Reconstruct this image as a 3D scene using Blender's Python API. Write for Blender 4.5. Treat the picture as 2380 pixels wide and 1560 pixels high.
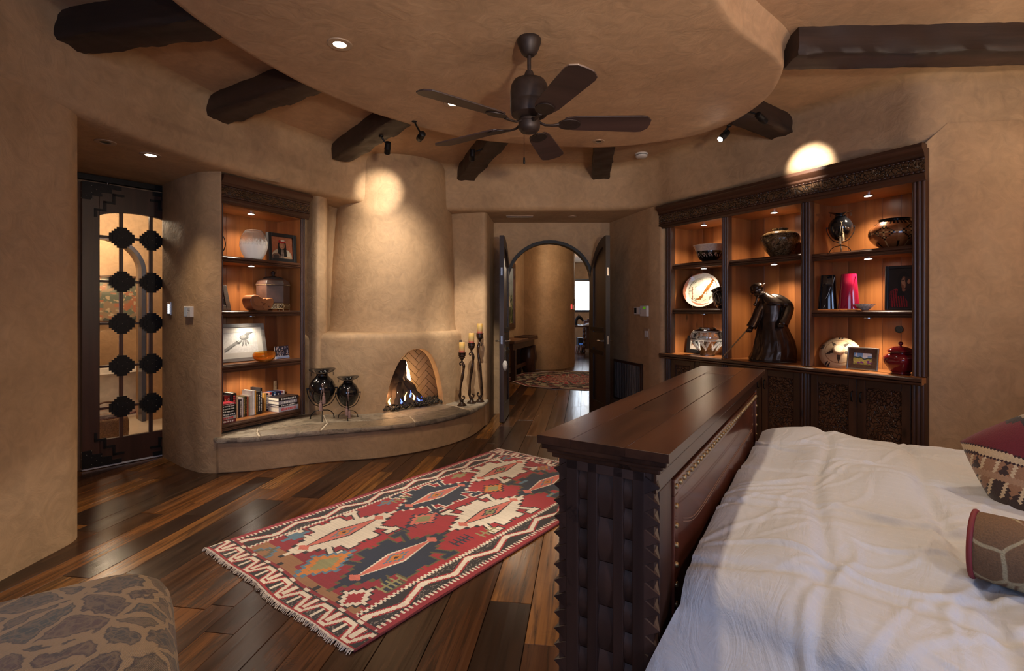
import bpy, bmesh, math, random
import numpy as np
from mathutils import Vector, Matrix
random.seed(7); np.random.seed(7)
for o in list(bpy.data.objects): bpy.data.objects.remove(o)
SC = bpy.context.scene
COL = SC.collection
PI = math.pi
def rad(d): return d*PI/180.0

# ------------------------------------------------------------ camera, world, exposure
cam = bpy.data.cameras.new('camera')
cam.sensor_width = 36.0; cam.lens = 36.0*1170/2380; cam.shift_y = -57.5/2380
cam.clip_start = 0.05; cam.clip_end = 100
camo = bpy.data.objects.new('camera', cam); COL.objects.link(camo)
camo.location = (0, 0, 1.4); camo.rotation_euler = (PI/2, 0, 0)
SC.camera = camo
W = bpy.data.worlds.new('world'); SC.world = W; W.use_nodes = True
W.node_tree.nodes['Background'].inputs[0].default_value = (0.42, 0.6, 1.0, 1)
W.node_tree.nodes['Background'].inputs[1].default_value = 1.2
vs = SC.view_settings
vs.view_transform = 'Standard'; vs.look = 'None'; vs.exposure = 0.12; vs.gamma = 1.0; vs.use_curve_mapping = False

def lamp(kind, loc, power, color=(1, .78, .55), aim=None, size=.05, angle=60, blend=.5, sy=None):
    l = bpy.data.lights.new('lamp', kind); l.energy = power; l.color = color
    if kind == 'SPOT':
        l.spot_size = rad(angle); l.spot_blend = blend; l.shadow_soft_size = size
    elif kind == 'AREA':
        l.size = size
        if sy: l.shape = 'RECTANGLE'; l.size_y = sy
    else: l.shadow_soft_size = size
    o = bpy.data.objects.new('lamp', l); COL.objects.link(o); o.location = loc
    if aim is not None:
        o.rotation_euler = (Vector(aim)-Vector(loc)).to_track_quat('-Z', 'Y').to_euler()
    return o
WARM = (1, .80, .58)
# daylight through the two windows of the front wall (behind the photographer) and the one off the right edge
lamp('AREA', (-1.1, -1.72, 1.5), 22, (.46, .62, 1.0), (-1.1, 2, 1.25), 1.3, sy=1.7)
lamp('AREA', (1.7, -1.72, 1.5), 50, (.46, .62, 1.0), (1.7, 2, 1.25), 1.3, sy=1.7)

# ------------------------------------------------------------ mesh helpers
class G:
    """collects shapes; obj() links them as one mesh object"""
    def __init__(s): s.v = []; s.f = []; s.c = None
    def add(s, vs, fs):
        b = len(s.v); s.v += [tuple(p) for p in vs]; s.f += [tuple(i+b for i in q) for q in fs]; return s
    def box(s, x0, x1, y0, y1, z0, z1):
        return s.add([(x0,y0,z0),(x1,y0,z0),(x1,y1,z0),(x0,y1,z0),(x0,y0,z1),(x1,y0,z1),(x1,y1,z1),(x0,y1,z1)],
            [(3,2,1,0),(4,5,6,7),(0,1,5,4),(1,2,6,5),(2,3,7,6),(3,0,4,7)])
    def obox(s, c, ax, ay, az, hx, hy, hz):
        c = Vector(c); ax, ay, az = Vector(ax)*hx, Vector(ay)*hy, Vector(az)*hz
        p = [c+ax*i+ay*j+az*k for k in (-1,1) for (i,j) in ((-1,-1),(1,-1),(1,1),(-1,1))]
        return s.add(p, [(3,2,1,0),(4,5,6,7),(0,1,5,4),(1,2,6,5),(2,3,7,6),(3,0,4,7)])
    def prism(s, poly, z0, z1):
        n = len(poly)
        a = sum(poly[i][0]*poly[(i+1)%n][1]-poly[(i+1)%n][0]*poly[i][1] for i in range(n))
        if a < 0: poly = poly[::-1]
        return s.add([(x,y,z0) for x,y in poly]+[(x,y,z1) for x,y in poly],
            [tuple(range(n))[::-1], tuple(range(n,2*n))]+[(i,(i+1)%n,(i+1)%n+n,i+n) for i in range(n)])
    def vprism(s, poly, y0, y1):
        """polygon in x,z extruded along y"""
        n = len(poly)
        a = sum(poly[i][0]*poly[(i+1)%n][1]-poly[(i+1)%n][0]*poly[i][1] for i in range(n))
        if a < 0: poly = poly[::-1]
        return s.add([(x,y0,z) for x,z in poly]+[(x,y1,z) for x,z in poly],
            [tuple(range(n)), tuple(range(n,2*n))[::-1]]+[((i+1)%n,i,i+n,(i+1)%n+n) for i in range(n)])
    def loft(s, rings, closed=True, caps=True):
        n = len(rings[0]); b = len(s.v)
        for r in rings: s.v += [tuple(p) for p in r]
        m = n if closed else n-1
        for k in range(len(rings)-1):
            for i in range(m):
                j = (i+1) % n
                s.f.append((b+k*n+i, b+k*n+j, b+(k+1)*n+j, b+(k+1)*n+i))
        if caps and closed:
            s.f.append(tuple(b+i for i in range(n))[::-1]); e = b+(len(rings)-1)*n
            s.f.append(tuple(e+i for i in range(n)))
        return s
    def lathe(s, prof, seg=24, c=(0,0,0), wob=None):
        rings = []
        for r, z in prof:
            ring = []
            for i in range(seg):
                a = 2*PI*i/seg; rr, dz = r, 0
                if wob: rr, dz = wob(a, r, z)
                ring.append((c[0]+rr*math.cos(a), c[1]+rr*math.sin(a), c[2]+z+dz))
            rings.append(ring)
        return s.loft(rings)
    def tube(s, path, r, seg=8, flat=1.0):
        P = [Vector(p) for p in path]; n = len(P)
        R = r if isinstance(r, (list, tuple)) else [r]*n
        t0 = (P[1]-P[0]).normalized(); up = Vector((0,0,1)) if abs(t0.z) < .9 else Vector((1,0,0))
        nx = t0.cross(up).normalized(); rings = []
        for i in range(n):
            t = (P[min(i+1,n-1)]-P[max(i-1,0)]).normalized()
            nx = (nx-t*nx.dot(t)).normalized(); ny = t.cross(nx)
            rings.append([P[i]+(nx*math.cos(2*PI*k/seg)+ny*math.sin(2*PI*k/seg)*flat)*R[i] for k in range(seg)])
        return s.loft(rings)
    def ell(s, c, rx, ry, rz, seg=16, rings=10):
        pr = []
        for k in range(rings+1):
            a = -PI/2+PI*k/rings; a = max(-PI/2+.05, min(PI/2-.05, a))
            pr.append([(c[0]+rx*math.cos(a)*math.cos(2*PI*i/seg), c[1]+ry*math.cos(a)*math.sin(2*PI*i/seg), c[2]+rz*math.sin(a)) for i in range(seg)])
        return s.loft(pr)
    def sheet(s, P):
        """P[i][j] grid of points"""
        n, m = len(P), len(P[0]); b = len(s.v)
        for r in P: s.v += [tuple(p) for p in r]
        s.f += [(b+i*m+j, b+i*m+j+1, b+(i+1)*m+j+1, b+(i+1)*m+j) for i in range(n-1) for j in range(m-1)]
        return s
    def xf(s, M):
        s.v = [tuple(M @ Vector(p)) for p in s.v]; return s
    def mesh(s, name, mat, smooth=None):
        me = bpy.data.meshes.new(name); me.from_pydata(s.v, [], s.f)
        if mat: me.materials.append(mat)
        if smooth is not None:
            me.polygons.foreach_set('use_smooth', [True]*len(me.polygons))
            if smooth < 179: me.set_sharp_from_angle(angle=rad(smooth))
        me.update(); return me
    def obj(s, name, mat, parent=None, smooth=None, bevel=0, seg=2, label=None, cat=None, group=None, kind=None, loc=None, rot=None):
        return link(name, s.mesh(name, mat, smooth), parent, bevel, seg, label, cat, group, kind, loc, rot)
def link(name, me, parent=None, bevel=0, seg=2, label=None, cat=None, group=None, kind=None, loc=None, rot=None):
    o = bpy.data.objects.new(name, me); COL.objects.link(o); o.parent = parent
    if loc is not None: o.location = loc
    if rot is not None: o.rotation_euler = rot if isinstance(rot, (tuple, list)) else (0, 0, rot)
    if bevel:
        m = o.modifiers.new('bevel', 'BEVEL'); m.width = bevel; m.segments = seg; m.limit_method = 'ANGLE'; m.angle_limit = rad(35)
        m.harden_normals = False
    tag(o, label, cat, group, kind); return o
def tag(o, label=None, cat=None, group=None, kind=None):
    if label: o['label'] = label
    if cat: o['category'] = cat
    if group: o['group'] = group
    if kind: o['kind'] = kind
    return o
def thing(name, label, cat, loc=(0,0,0), rz=0, group=None, rot=None):
    o = bpy.data.objects.new(name, None); COL.objects.link(o); o.location = loc
    o.rotation_euler = rot if rot else (0, 0, rz); o.empty_display_size = .1
    return tag(o, label, cat, group)
def copy_tree(o, parent=None):
    c = o.copy(); COL.objects.link(c); c.parent = parent
    for ch in list(o.children): copy_tree(ch, c)
    return c
def catmull(pts, n=8, closed=False):
    P = [Vector(p) for p in pts]; m = len(P); out = []
    for i in range(m if closed else m-1):
        if closed: a, b, c, d = P[(i-1)%m], P[i], P[(i+1)%m], P[(i+2)%m]
        else: a, b, c, d = P[max(i-1,0)], P[i], P[i+1], P[min(i+2,m-1)]
        for k in range(n):
            t = k/n
            out.append(.5*((2*b)+(c-a)*t+(2*a-5*b+4*c-d)*t*t+(3*b-a-3*c+d)*t**3))
    if not closed: out.append(P[-1])
    return out
def fillet(pts, r=.06, n=6):
    """rounded corners of an open 2d polyline; r number or list"""
    P = [Vector(p) for p in pts]; out = [P[0]]
    for i in range(1, len(P)-1):
        ri = r[i] if isinstance(r, (list, tuple)) else r
        a = (P[i-1]-P[i]); b = (P[i+1]-P[i])
        d = min(ri, a.length*.45, b.length*.45)
        A = P[i]+a.normalized()*d; B = P[i]+b.normalized()*d
        for k in range(n+1):
            t = k/n; out.append(A*(1-t)**2+P[i]*2*t*(1-t)+B*t*t)
    out.append(P[-1]); return out
def normals(path):
    out = []
    for i in range(len(path)):
        t = (path[min(i+1,len(path)-1)]-path[max(i-1,0)]).normalized(); out.append(Vector((-t.y, t.x)))
    return out
def interp(t, xs, ys): return float(np.interp(t, xs, ys))

# ------------------------------------------------------------ material helpers
def newmat(name):
    m = bpy.data.materials.new(name); m.use_nodes = True
    nt = m.node_tree; return m, nt, nt.nodes['Principled BSDF']
def N(nt, typ, **kw):
    n = nt.nodes.new(typ)
    for k, v in kw.items():
        if isinstance(k, str) and k.startswith('i_'):
            n.inputs[k[2:].replace('_', ' ')].default_value = v
        else: setattr(n, k, v)
    return n
def col4(c): return (c[0], c[1], c[2], 1)
def ramp(nt, fac, stops, interp='LINEAR'):
    r = nt.nodes.new('ShaderNodeValToRGB'); r.color_ramp.interpolation = interp
    e = r.color_ramp.elements
    while len(e) < len(stops): e.new(.5)
    for i, (p, c) in enumerate(stops): e[i].position = p; e[i].color = col4(c)
    nt.links.new(fac, r.inputs[0]); return r.outputs[0]
def coords(nt, scale=(1,1,1), kind='Object', rot=(0,0,0), rnd=False):
    tc = nt.nodes.new('ShaderNodeTexCoord'); mp = nt.nodes.new('ShaderNodeMapping')
    mp.inputs['Scale'].default_value = scale; mp.inputs['Rotation'].default_value = rot
    nt.links.new(tc.outputs[kind], mp.inputs[0])
    if rnd:
        oi = nt.nodes.new('ShaderNodeObjectInfo'); mu = N(nt, 'ShaderNodeMath', operation='MULTIPLY'); mu.inputs[1].default_value = 37.0
        nt.links.new(oi.outputs['Random'], mu.inputs[0])
        cb = nt.nodes.new('ShaderNodeCombineXYZ')
        for k in range(3): nt.links.new(mu.outputs[0], cb.inputs[k])
        nt.links.new(cb.outputs[0], mp.inputs['Location'])
    return mp.outputs[0]
def noise(nt, vec, scale, detail=4, rough=.55, dist=0, out=0):
    n = nt.nodes.new('ShaderNodeTexNoise'); n.inputs['Scale'].default_value = scale; n.inputs['Detail'].default_value = detail
    n.inputs['Roughness'].default_value = rough; n.inputs['Distortion'].default_value = dist
    nt.links.new(vec, n.inputs['Vector']); return n.outputs[out]
def bump(nt, b, h, strength=.3, dist=.01, prev=None):
    n = nt.nodes.new('ShaderNodeBump'); n.inputs['Strength'].default_value = strength; n.inputs['Distance'].default_value = dist
    nt.links.new(h, n.inputs['Height'])
    if prev: nt.links.new(prev, n.inputs['Normal'])
    nt.links.new(n.outputs[0], b.inputs['Normal']); return n.outputs[0]
def mix(nt, fac, a, b, mode='MIX'):
    n = nt.nodes.new('ShaderNodeMix'); n.data_type = 'RGBA'; n.blend_type = mode
    for sock, val in ((n.inputs[0], fac), (n.inputs[6], a), (n.inputs[7], b)):
        if isinstance(val, (int, float)): sock.default_value = val
        elif isinstance(val, (tuple, list)): sock.default_value = col4(val)
        else: nt.links.new(val, sock)
    return n.outputs[2]
def plain(name, c, rough=.5, metal=0, var=.12, scale=12, bmp=0, spec=.5, coat=0, sheen=0):
    m, nt, b = newmat(name); v = coords(nt)
    f = noise(nt, v, scale, 4)
    lo = tuple(x*(1-var) for x in c); hi = tuple(min(1, x*(1+var)) for x in c)
    nt.links.new(ramp(nt, f, [(.3, lo), (.7, hi)]), b.inputs['Base Color'])
    b.inputs['Roughness'].default_value = rough; b.inputs['Metallic'].default_value = metal
    b.inputs['Specular IOR Level'].default_value = spec; b.inputs['Coat Weight'].default_value = coat
    b.inputs['Sheen Weight'].default_value = sheen
    if bmp: bump(nt, b, f, bmp, .004)
    return m
def wood(name, dark, light, rough=.4, axis='z', grain=30, rnd=True, knots=0, bmp=.15, wear=0, spec=.5, tint=0):
    m, nt, b = newmat(name)
    sc = {'x': (.06, 1, 1), 'y': (1, .06, 1), 'z': (1, 1, .06)}[axis]
    v = coords(nt, sc, rnd=rnd)
    f1 = noise(nt, v, grain, 6, .6, .6); f2 = noise(nt, v, grain*.2, 3, .5, 1.2)
    c = ramp(nt, f1, [(.25, dark), (.75, light)])
    c2 = ramp(nt, f2, [(.35, tuple(x*.62 for x in dark)), (.65, tuple(min(1, x*1.1) for x in light))])
    c = mix(nt, .5, c, c2)
    if knots:
        v2 = coords(nt, tuple(.35 if s < 1 else 1 for s in sc), rnd=rnd)
        vo = nt.nodes.new('ShaderNodeTexVoronoi'); vo.inputs['Scale'].default_value = 5; nt.links.new(v2, vo.inputs['Vector'])
        k = ramp(nt, vo.outputs['Distance'], [(.02, (1,1,1)), (.1, (0,0,0))])
        c = mix(nt, k, c, tuple(x*.35 for x in dark))
    if wear:
        w = noise(nt, coords(nt, rnd=rnd), 9, 8, .7)
        c = mix(nt, ramp(nt, w, [(.62, (0,0,0)), (.7, (wear,)*3)]), c, tuple(x*.25 for x in dark))
    if tint:
        oi = nt.nodes.new('ShaderNodeObjectInfo'); c = mix(nt, 1.0, c, ramp(nt, oi.outputs['Random'], [(0, (1-tint, 1-tint*1.2, 1-tint*1.3)), (.5, (1,1,1)), (1, (1+tint*.5, 1+tint*.6, 1+tint*.7))]), 'MULTIPLY')
    nt.links.new(c, b.inputs['Base Color']); b.inputs['Roughness'].default_value = rough
    b.inputs['Specular IOR Level'].default_value = spec
    if bmp: bump(nt, b, f1, bmp, .003)
    return m
def emit(name, c, s):
    m, nt, b = newmat(name); b.inputs['Base Color'].default_value = (0,0,0,1)
    f = noise(nt, coords(nt), 5); cc = ramp(nt, f, [(0, tuple(x*.96 for x in c)), (1, c)])
    nt.links.new(cc, b.inputs['Emission Color']); b.inputs['Emission Strength'].default_value = s; return m
def vcol(name, rough=.6, bmp=0, bscale=300, coat=0, spec=.4, sheen=0, metal=0, bstretch=(1,1,1)):
    m, nt, b = newmat(name); a = nt.nodes.new('ShaderNodeVertexColor'); a.layer_name = 'paint'
    f = noise(nt, coords(nt, bstretch), bscale, 3)
    c = mix(nt, 1.0, a.outputs[0], ramp(nt, f, [(.25, (.72,.72,.72)), (.75, (1,1,1))]), 'MULTIPLY')
    nt.links.new(c, b.inputs['Base Color']); b.inputs['Roughness'].default_value = rough
    b.inputs['Coat Weight'].default_value = coat; b.inputs['Specular IOR Level'].default_value = spec; b.inputs['Sheen Weight'].default_value = sheen
    b.inputs['Metallic'].default_value = metal
    if bmp: bump(nt, b, f, bmp, .002)
    return m
def glassmat(name, tint=(1,1,1), rough=0.0, gl=.12):
    """thin pane: mostly see-through with a clear reflection"""
    m = bpy.data.materials.new(name); m.use_nodes = True; nt = m.node_tree; nt.nodes.clear()
    o = nt.nodes.new('ShaderNodeOutputMaterial'); mx = nt.nodes.new('ShaderNodeMixShader')
    t = nt.nodes.new('ShaderNodeBsdfTransparent'); g = nt.nodes.new('ShaderNodeBsdfGlossy')
    t.inputs[0].default_value = col4(tint); g.inputs['Roughness'].default_value = rough
    fr = nt.nodes.new('ShaderNodeFresnel'); fr.inputs[0].default_value = 1.5
    ma = N(nt, 'ShaderNodeMath', operation='MULTIPLY_ADD'); ma.inputs[1].default_value = .9; ma.inputs[2].default_value = gl*.3
    nt.links.new(fr.outputs[0], ma.inputs[0]); nt.links.new(ma.outputs[0], mx.inputs[0])
    nt.links.new(t.outputs[0], mx.inputs[1]); nt.links.new(g.outputs[0], mx.inputs[2]); nt.links.new(mx.outputs[0], o.inputs[0])
    return m
def srgb(r, g, b):
    f = lambda x: ((x/255+.055)/1.055)**2.4 if x > 10 else x/255/12.92
    return (f(r), f(g), f(b))
def paint(me, cols):
    """per-face colours (n,3) to a corner colour attribute"""
    a = me.color_attributes.new('paint', 'FLOAT_COLOR', 'CORNER')
    tot = np.empty(len(me.polygons), dtype=np.int32); me.polygons.foreach_get('loop_total', tot)
    c = np.ones((len(me.loops), 4), dtype=np.float32); c[:, :3] = np.repeat(np.asarray(cols, dtype=np.float32), tot, axis=0)
    a.data.foreach_set('color', c.ravel())
def picture(name, fn, w, h, nx, ny, mat, parent, loc=(0,0,0), rot=None, label=None):
    """flat picture in local x,z facing -y; fn(X,Y) -> (ny,nx,3) with Y up, 0..1"""
    g = G().sheet([[(w*(j/nx-.5), 0, h*i/ny) for j in range(nx+1)] for i in range(ny+1)])
    me = g.mesh(name, mat)
    X, Y = np.meshgrid((np.arange(nx)+.5)/nx, (np.arange(ny)+.5)/ny)
    paint(me, fn(X, Y).reshape(-1, 3))
    return link(name, me, parent, loc=loc, rot=rot, label=label)
def text(body, size, mat, parent, loc, rot, name='lettering', align='CENTER', ext=.0006, sx=1.0):
    c = bpy.data.curves.new('t', 'FONT'); c.body = body; c.size = size; c.align_x = align; c.align_y = 'CENTER'; c.extrude = ext
    t = bpy.data.objects.new('t', c); COL.objects.link(t)
    me = bpy.data.meshes.new_from_object(t); bpy.data.objects.remove(t)
    me.materials.clear(); me.materials.append(mat)
    o = link(name, me, parent, loc=loc, rot=rot); o.scale = (sx, 1, 1); return o

# ------------------------------------------------------------ shared materials
def plaster(name, a, b_, c, rough=.72):
    m, nt, b = newmat(name); v = coords(nt)
    big = noise(nt, v, 1.1, 6, .62, .8); mid = noise(nt, v, 8, 6, .62, 1.8); fine = noise(nt, v, 38, 5, .6)
    c1 = ramp(nt, big, [(.34, tuple(x*.9 for x in a)), (.5, b_), (.66, tuple(x*1.05 for x in c))])
    c2 = ramp(nt, mid, [(.3, tuple(x*.68 for x in b_)), (.65, tuple(min(1, x*1.2) for x in b_))])
    nt.links.new(mix(nt, .45, c1, c2), b.inputs['Base Color'])
    vo = nt.nodes.new('ShaderNodeTexVoronoi'); vo.feature = 'SMOOTH_F1'; vo.inputs['Scale'].default_value = 5; nt.links.new(mix(nt, .25, v, noise(nt, v, 4, 3, out=1), 'ADD'), vo.inputs['Vector'])
    h = mix(nt, .5, mid, vo.outputs['Distance'])
    n1 = bump(nt, b, h, .5, .02); bump(nt, b, fine, .12, .006, n1)
    rr = N(nt, 'ShaderNodeMapRange'); rr.inputs[3].default_value = rough-.14; rr.inputs[4].default_value = rough+.12
    nt.links.new(mid, rr.inputs[0]); nt.links.new(rr.outputs[0], b.inputs['Roughness'])
    return m
M = {}
M['plaster'] = plaster('plaster', (.325,.200,.102), (.41,.256,.133), (.495,.328,.18))
M['plaster_ceiling'] = plaster('plaster_ceiling', (.36,.215,.115), (.43,.262,.145), (.50,.32,.185))
M['beam'] = wood('beam_wood', (.010,.0045,.003), (.048,.021,.012), .6, 'x', 22, bmp=.5)
M['dark'] = wood('dark_stained_wood', (.026,.0105,.006), (.09,.036,.018), .35, 'z', 26, knots=1, bmp=.1)
M['darkx'] = wood('dark_stained_rail', (.026,.0105,.006), (.09,.036,.018), .35, 'x', 26, knots=1, bmp=.1)
M['black'] = plain('black_iron', (.012,.011,.011), .45, .6, .2, 30, .1)
M['blackplastic'] = plain('black_plastic', (.01,.01,.011), .4)
M['bronze_paint'] = plain('oil_rubbed_bronze', (.035,.022,.018), .5, .4, .25, 30)
M['white'] = plain('white_plastic', (.62,.58,.54), .45, var=.04)
M['glow'] = emit('lamp_glow', (1, .86, .66), 28)
M['glowcool'] = emit('led_glow', (1, .95, .86), 60)
M['pane'] = glassmat('window_glass')
M['trimring'] = plain('tan_metal_trim', (.36,.24,.15), .5, .1)
M['stonefloor'] = plain('limestone_tile', (.62,.53,.42), .3, 0, .12, 3)
M['chrome'] = plain('brushed_nickel', (.5,.48,.46), .25, 1, .05)

# ------------------------------------------------------------ floor
g = G().box(-7.5, 5, -1.9, 19.2, -.12, -.012)
floor = g.obj('floor', plain('subfloor', (.012,.008,.006), .8), label='reclaimed mixed-width plank floor', kind='structure')
def plankmat():
    m, nt, b = newmat('reclaimed_plank')
    oi = nt.nodes.new('ShaderNodeObjectInfo')
    v = coords(nt, (.05, 1, 1), rnd=True); vr = coords(nt, (1, 1, 1), rnd=True); vs_ = coords(nt, (.25, 1, 1), rnd=True)
    base = ramp(nt, oi.outputs['Random'], [(0, (.15,.056,.015)), (.1, (.048,.019,.009)), (.2, (.20,.082,.021)), (.3, (.07,.026,.010)), (.4, (.034,.015,.008)), (.5, (.125,.046,.013)), (.6, (.22,.098,.028)), (.7, (.045,.018,.009)), (.8, (.10,.038,.013)), (.9, (.04,.02,.011)), (1, (.17,.07,.02))], 'CONSTANT')
    gr = noise(nt, v, 34, 7, .65, .8); lo = noise(nt, v, 6, 4, .6, 1.5); st = noise(nt, vs_, 2.6, 5, .65, .5)
    c = mix(nt, 1.0, base, ramp(nt, gr, [(.32, (.22,.19,.17)), (.52, (1,1,1)), (.75, (1.3,1.25,1.1))]), 'MULTIPLY')
    c = mix(nt, 1.0, c, ramp(nt, lo, [(.3, (.55,.5,.46)), (.6, (1.1,1.08,1.05))]), 'MULTIPLY')
    c = mix(nt, ramp(nt, st, [(.52, (0,0,0)), (.66, (.9,)*3)]), c, (.018,.008,.005))
    # saw marks across the board
    wv = nt.nodes.new('ShaderNodeTexWave'); wv.inputs['Scale'].default_value = 30; wv.inputs['Distortion'].default_value = 3; wv.inputs['Detail'].default_value = 2
    nt.links.new(vr, wv.inputs['Vector'])
    sm = mix(nt, 1.0, ramp(nt, wv.outputs['Fac'], [(.45, (0,0,0)), (.8, (1,1,1))]), ramp(nt, noise(nt, vr, 3.1, 3), [(.56, (0,0,0)), (.66, (.5,)*3)]), 'MULTIPLY')
    c = mix(nt, sm, c, (.02,.011,.007))
    vo = nt.nodes.new('ShaderNodeTexVoronoi'); vo.inputs['Scale'].default_value = 2.6; nt.links.new(vs_, vo.inputs['Vector'])
    c = mix(nt, ramp(nt, vo.outputs['Distance'], [(.015, (1,1,1)), (.06, (0,0,0))]), c, (.008,.005,.004))
    nt.links.new(c, b.inputs['Base Color'])
    r = N(nt, 'ShaderNodeMapRange'); r.inputs[3].default_value = .13; r.inputs[4].default_value = .34; b.inputs['Specular IOR Level'].default_value = .38; nt.links.new(lo, r.inputs[0]); nt.links.new(r.outputs[0], b.inputs['Roughness'])
    n1 = bump(nt, b, gr, .12, .003); bump(nt, b, lo, .25, .006, n1)
    return m
M['plank'] = plankmat()
PD = Vector((.1436, 1)).normalized(); PN = Vector((PD.y, -PD.x)); PANG = math.atan2(PD.y, PD.x)
def vis(x, y):
    """is this bit of floor open to view (rooms, not under built-ins)"""
    if y < 1.0: return False
    px = x/y
    if abs(px) > 1.06 or y < 1.85: return False
    if y > 6.9: return -.03 < px < .19 and y < 18.8
    if y > 6.1: return -.25 < x < 1.5
    if x < -2.7 and y > 3.1: return (x+3.735)*.782-(y-4.37)*.624 > -.12 and x > -4.2
    if x < -3.0: return False
    return x < 3.0-.55*(y-3.4) and y < 6.3
rw = [.12, .14, .17, .2, .23, .26]
c = -4.6; nplank = 0
bxm = {}
rr = random.Random(3)
def plank_mesh(L, w):
    k = (round(L*20), round(w*1000))
    if k not in bxm:
        e = .0014; L2, w2 = L/2-.001, w/2-.0012
        g = G(); b4 = [(-L2,-w2),(L2,-w2),(L2,w2),(-L2,w2)]; t4 = [(-L2+e,-w2+e),(L2-e,-w2+e),(L2-e,w2-e),(-L2+e,w2-e)]
        g.v = [(x,y,-.02) for x,y in b4]+[(x,y,-.002) for x,y in b4]+[(x,y,0) for x,y in t4]
        g.f = [(0,1,5,4),(1,2,6,5),(2,3,7,6),(3,0,4,7),(4,5,9,8),(5,6,10,9),(6,7,11,10),(7,4,8,11),(8,9,10,11)]
        bxm[k] = g.mesh('plank', M['plank'])
    return bxm[k]
while c < 3.2:
    w = rr.choice(rw); cc = c+w/2; t = -.6-rr.random()*1.2
    while t < 19:
        L = rr.choice([.8, 1.0, 1.2, 1.45, 1.7, 2.0, 2.3])
        hit = any(vis(*(PN*(cc+dw*w/2)+PD*(t+L*k/8))) for k in range(9) for dw in (-1, 0, 1))
        if hit and nplank < 300:
            p = PN*cc+PD*(t+L/2)
            link('plank', plank_mesh(L, w), floor, loc=(p.x, p.y, rr.uniform(-.0006, .0006)), rot=PANG+(PI if rr.random() < .5 else 0)); nplank += 1
        t += L
    c += w
print('planks', nplank)

# ------------------------------------------------------------ ceiling, header ring, dropped disc
ZC, ZS, ZD = 3.13, 2.6, 2.95
hd = [(-2.62,-1.7),(-2.62,.5),(-2.62,2.0),(-2.61,3.0),(-2.5,3.85),(-2.22,4.62),(-1.8,5.34),(-1.35,5.78),(-.67,6.02),(.4,6.0),(1.25,5.97),(1.6,5.74),(1.78,5.42),(2.12,4.92),(2.53,4.34),(2.83,3.88),(2.99,3.65),(3.35,3.56),(4.4,3.46)]
hp = catmull(hd, 8); hn = normals(hp)
prof = [(-.10,ZC),(-.05,ZC-.012),(-.018,ZC-.035),(0,ZC-.08),(0,ZS+.09),(.004,ZS+.05),(.018,ZS+.02),(.05,ZS+.003),(.1,ZS),(.95,ZS)]
rings = [[(p.x+n.x*o, min(p.y+n.y*o, 6.86 if o > .2 else 9), z) for o, z in prof] for p, n in zip(hp, hn)]
G().sheet(rings).obj('wall_header', M['plaster'], smooth=179, label='curved plaster header band above the alcoves', kind='structure')
G().box(-5.2, 5.0, -1.9, 6.95, ZC, ZC+.1).obj('ceiling', M['plaster_ceiling'], label='upper plaster ceiling around the round drop', kind='structure')
dk = 1.55/1.45
disc = [(.977,2.348),(1.177,2.588),(1.538,2.897),(1.669,3.11),(1.755,3.516),(1.669,3.978),(1.36,4.30),(.695,4.494),(-.322,4.279),(-.942,3.80),(-1.257,3.39),(-1.433,3.043),(-1.576,2.561),(-1.59,2.2),(-1.45,1.75),(-1.1,1.45),(-.5,1.33),(.1,1.45),(.6,1.85)]
dp = catmull([(x*dk, y*dk) for x, y in disc], 7, True)
cx_, cy_ = .08, 3.05
def inset(p, d):
    v = Vector((cx_, cy_))-p; return p+v.normalized()*d
rings = []
for d, z in ((-.05, ZC), (-.015, ZC-.03), (0, ZC-.06), (0, ZD+.03), (.006, ZD+.011), (.022, ZD+.001), (.05, ZD), (.5, ZD)):
    rings.append([(*inset(p, d), z) for p in dp])
G().loft(rings, caps=False).add([], []).obj('ceiling_disc_edge', M['plaster_ceiling'], smooth=179, label='rounded edge of the dropped round ceiling', kind='structure')
g = G(); g.v = [(*inset(p, .5), ZD) for p in dp]; g.f = [tuple(range(len(dp)))]
g.obj('ceiling_disc', M['plaster_ceiling'], label='dropped round plaster ceiling carrying the fan', kind='structure')

# ------------------------------------------------------------ lower walls
def wallstrip(name, path, z0, z1, label, mat='plaster', n=14, top=None):
    g = G().sheet([[(p.x, p.y, z0+((top(p) if top else z1)-z0)*k/n) for k in range(n+1)] for p in path])
    return g.obj(name, M[mat], smooth=50, label=label, kind='structure')
wallstrip('wall_left', fillet([(-2.65,-1.7),(-2.65,3.14),(-3.2,3.32),(-4.6,3.4)], [0,.16,.1,0], 8), 0, ZS+.03, 'near left plaster wall ending in a rounded corner')
# alcove wall with the doorway behind the sliding door (local frame along the door line)
DO = Vector((-3.735, 4.37)); DE = Vector((.624, .782)); DN = Vector((-.782, .624)); DA = math.atan2(.782, .624)
def dl(x, y, z=0): p = DO+DE*x+DN*y; return (p.x, p.y, z)
g = G()
for (x0, x1, z0, z1) in ((-1.6, .07, 0, ZS), (.73, 1.15, 0, ZS), (.07, .73, 2.42, ZS)): g.box(x0, x1, .07, .2, z0, z1+.05)
g.obj('wall_alcove', M['plaster'], label='alcove wall behind the sliding door', kind='structure', loc=(DO.x, DO.y, 0), rot=DA)
G().box(-1.8, 1.25, -1.0, .2, ZS+.002, ZS+.08).obj('ceiling_alcove', M['plaster'], label='flat soffit of the sliding door alcove', kind='structure', loc=(DO.x, DO.y, 0), rot=DA)
wallstrip('wall_pillar', fillet([(-3.45,5.0),(-3.36,4.83),(-2.95,4.5),(-2.68,4.335),(-2.485,4.335),(-2.9,4.56)], [0,.03,.1,.12,.045,0], 8), 0, ZS+.03, 'plaster pillar between the sliding door and the left bookcase')
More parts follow.
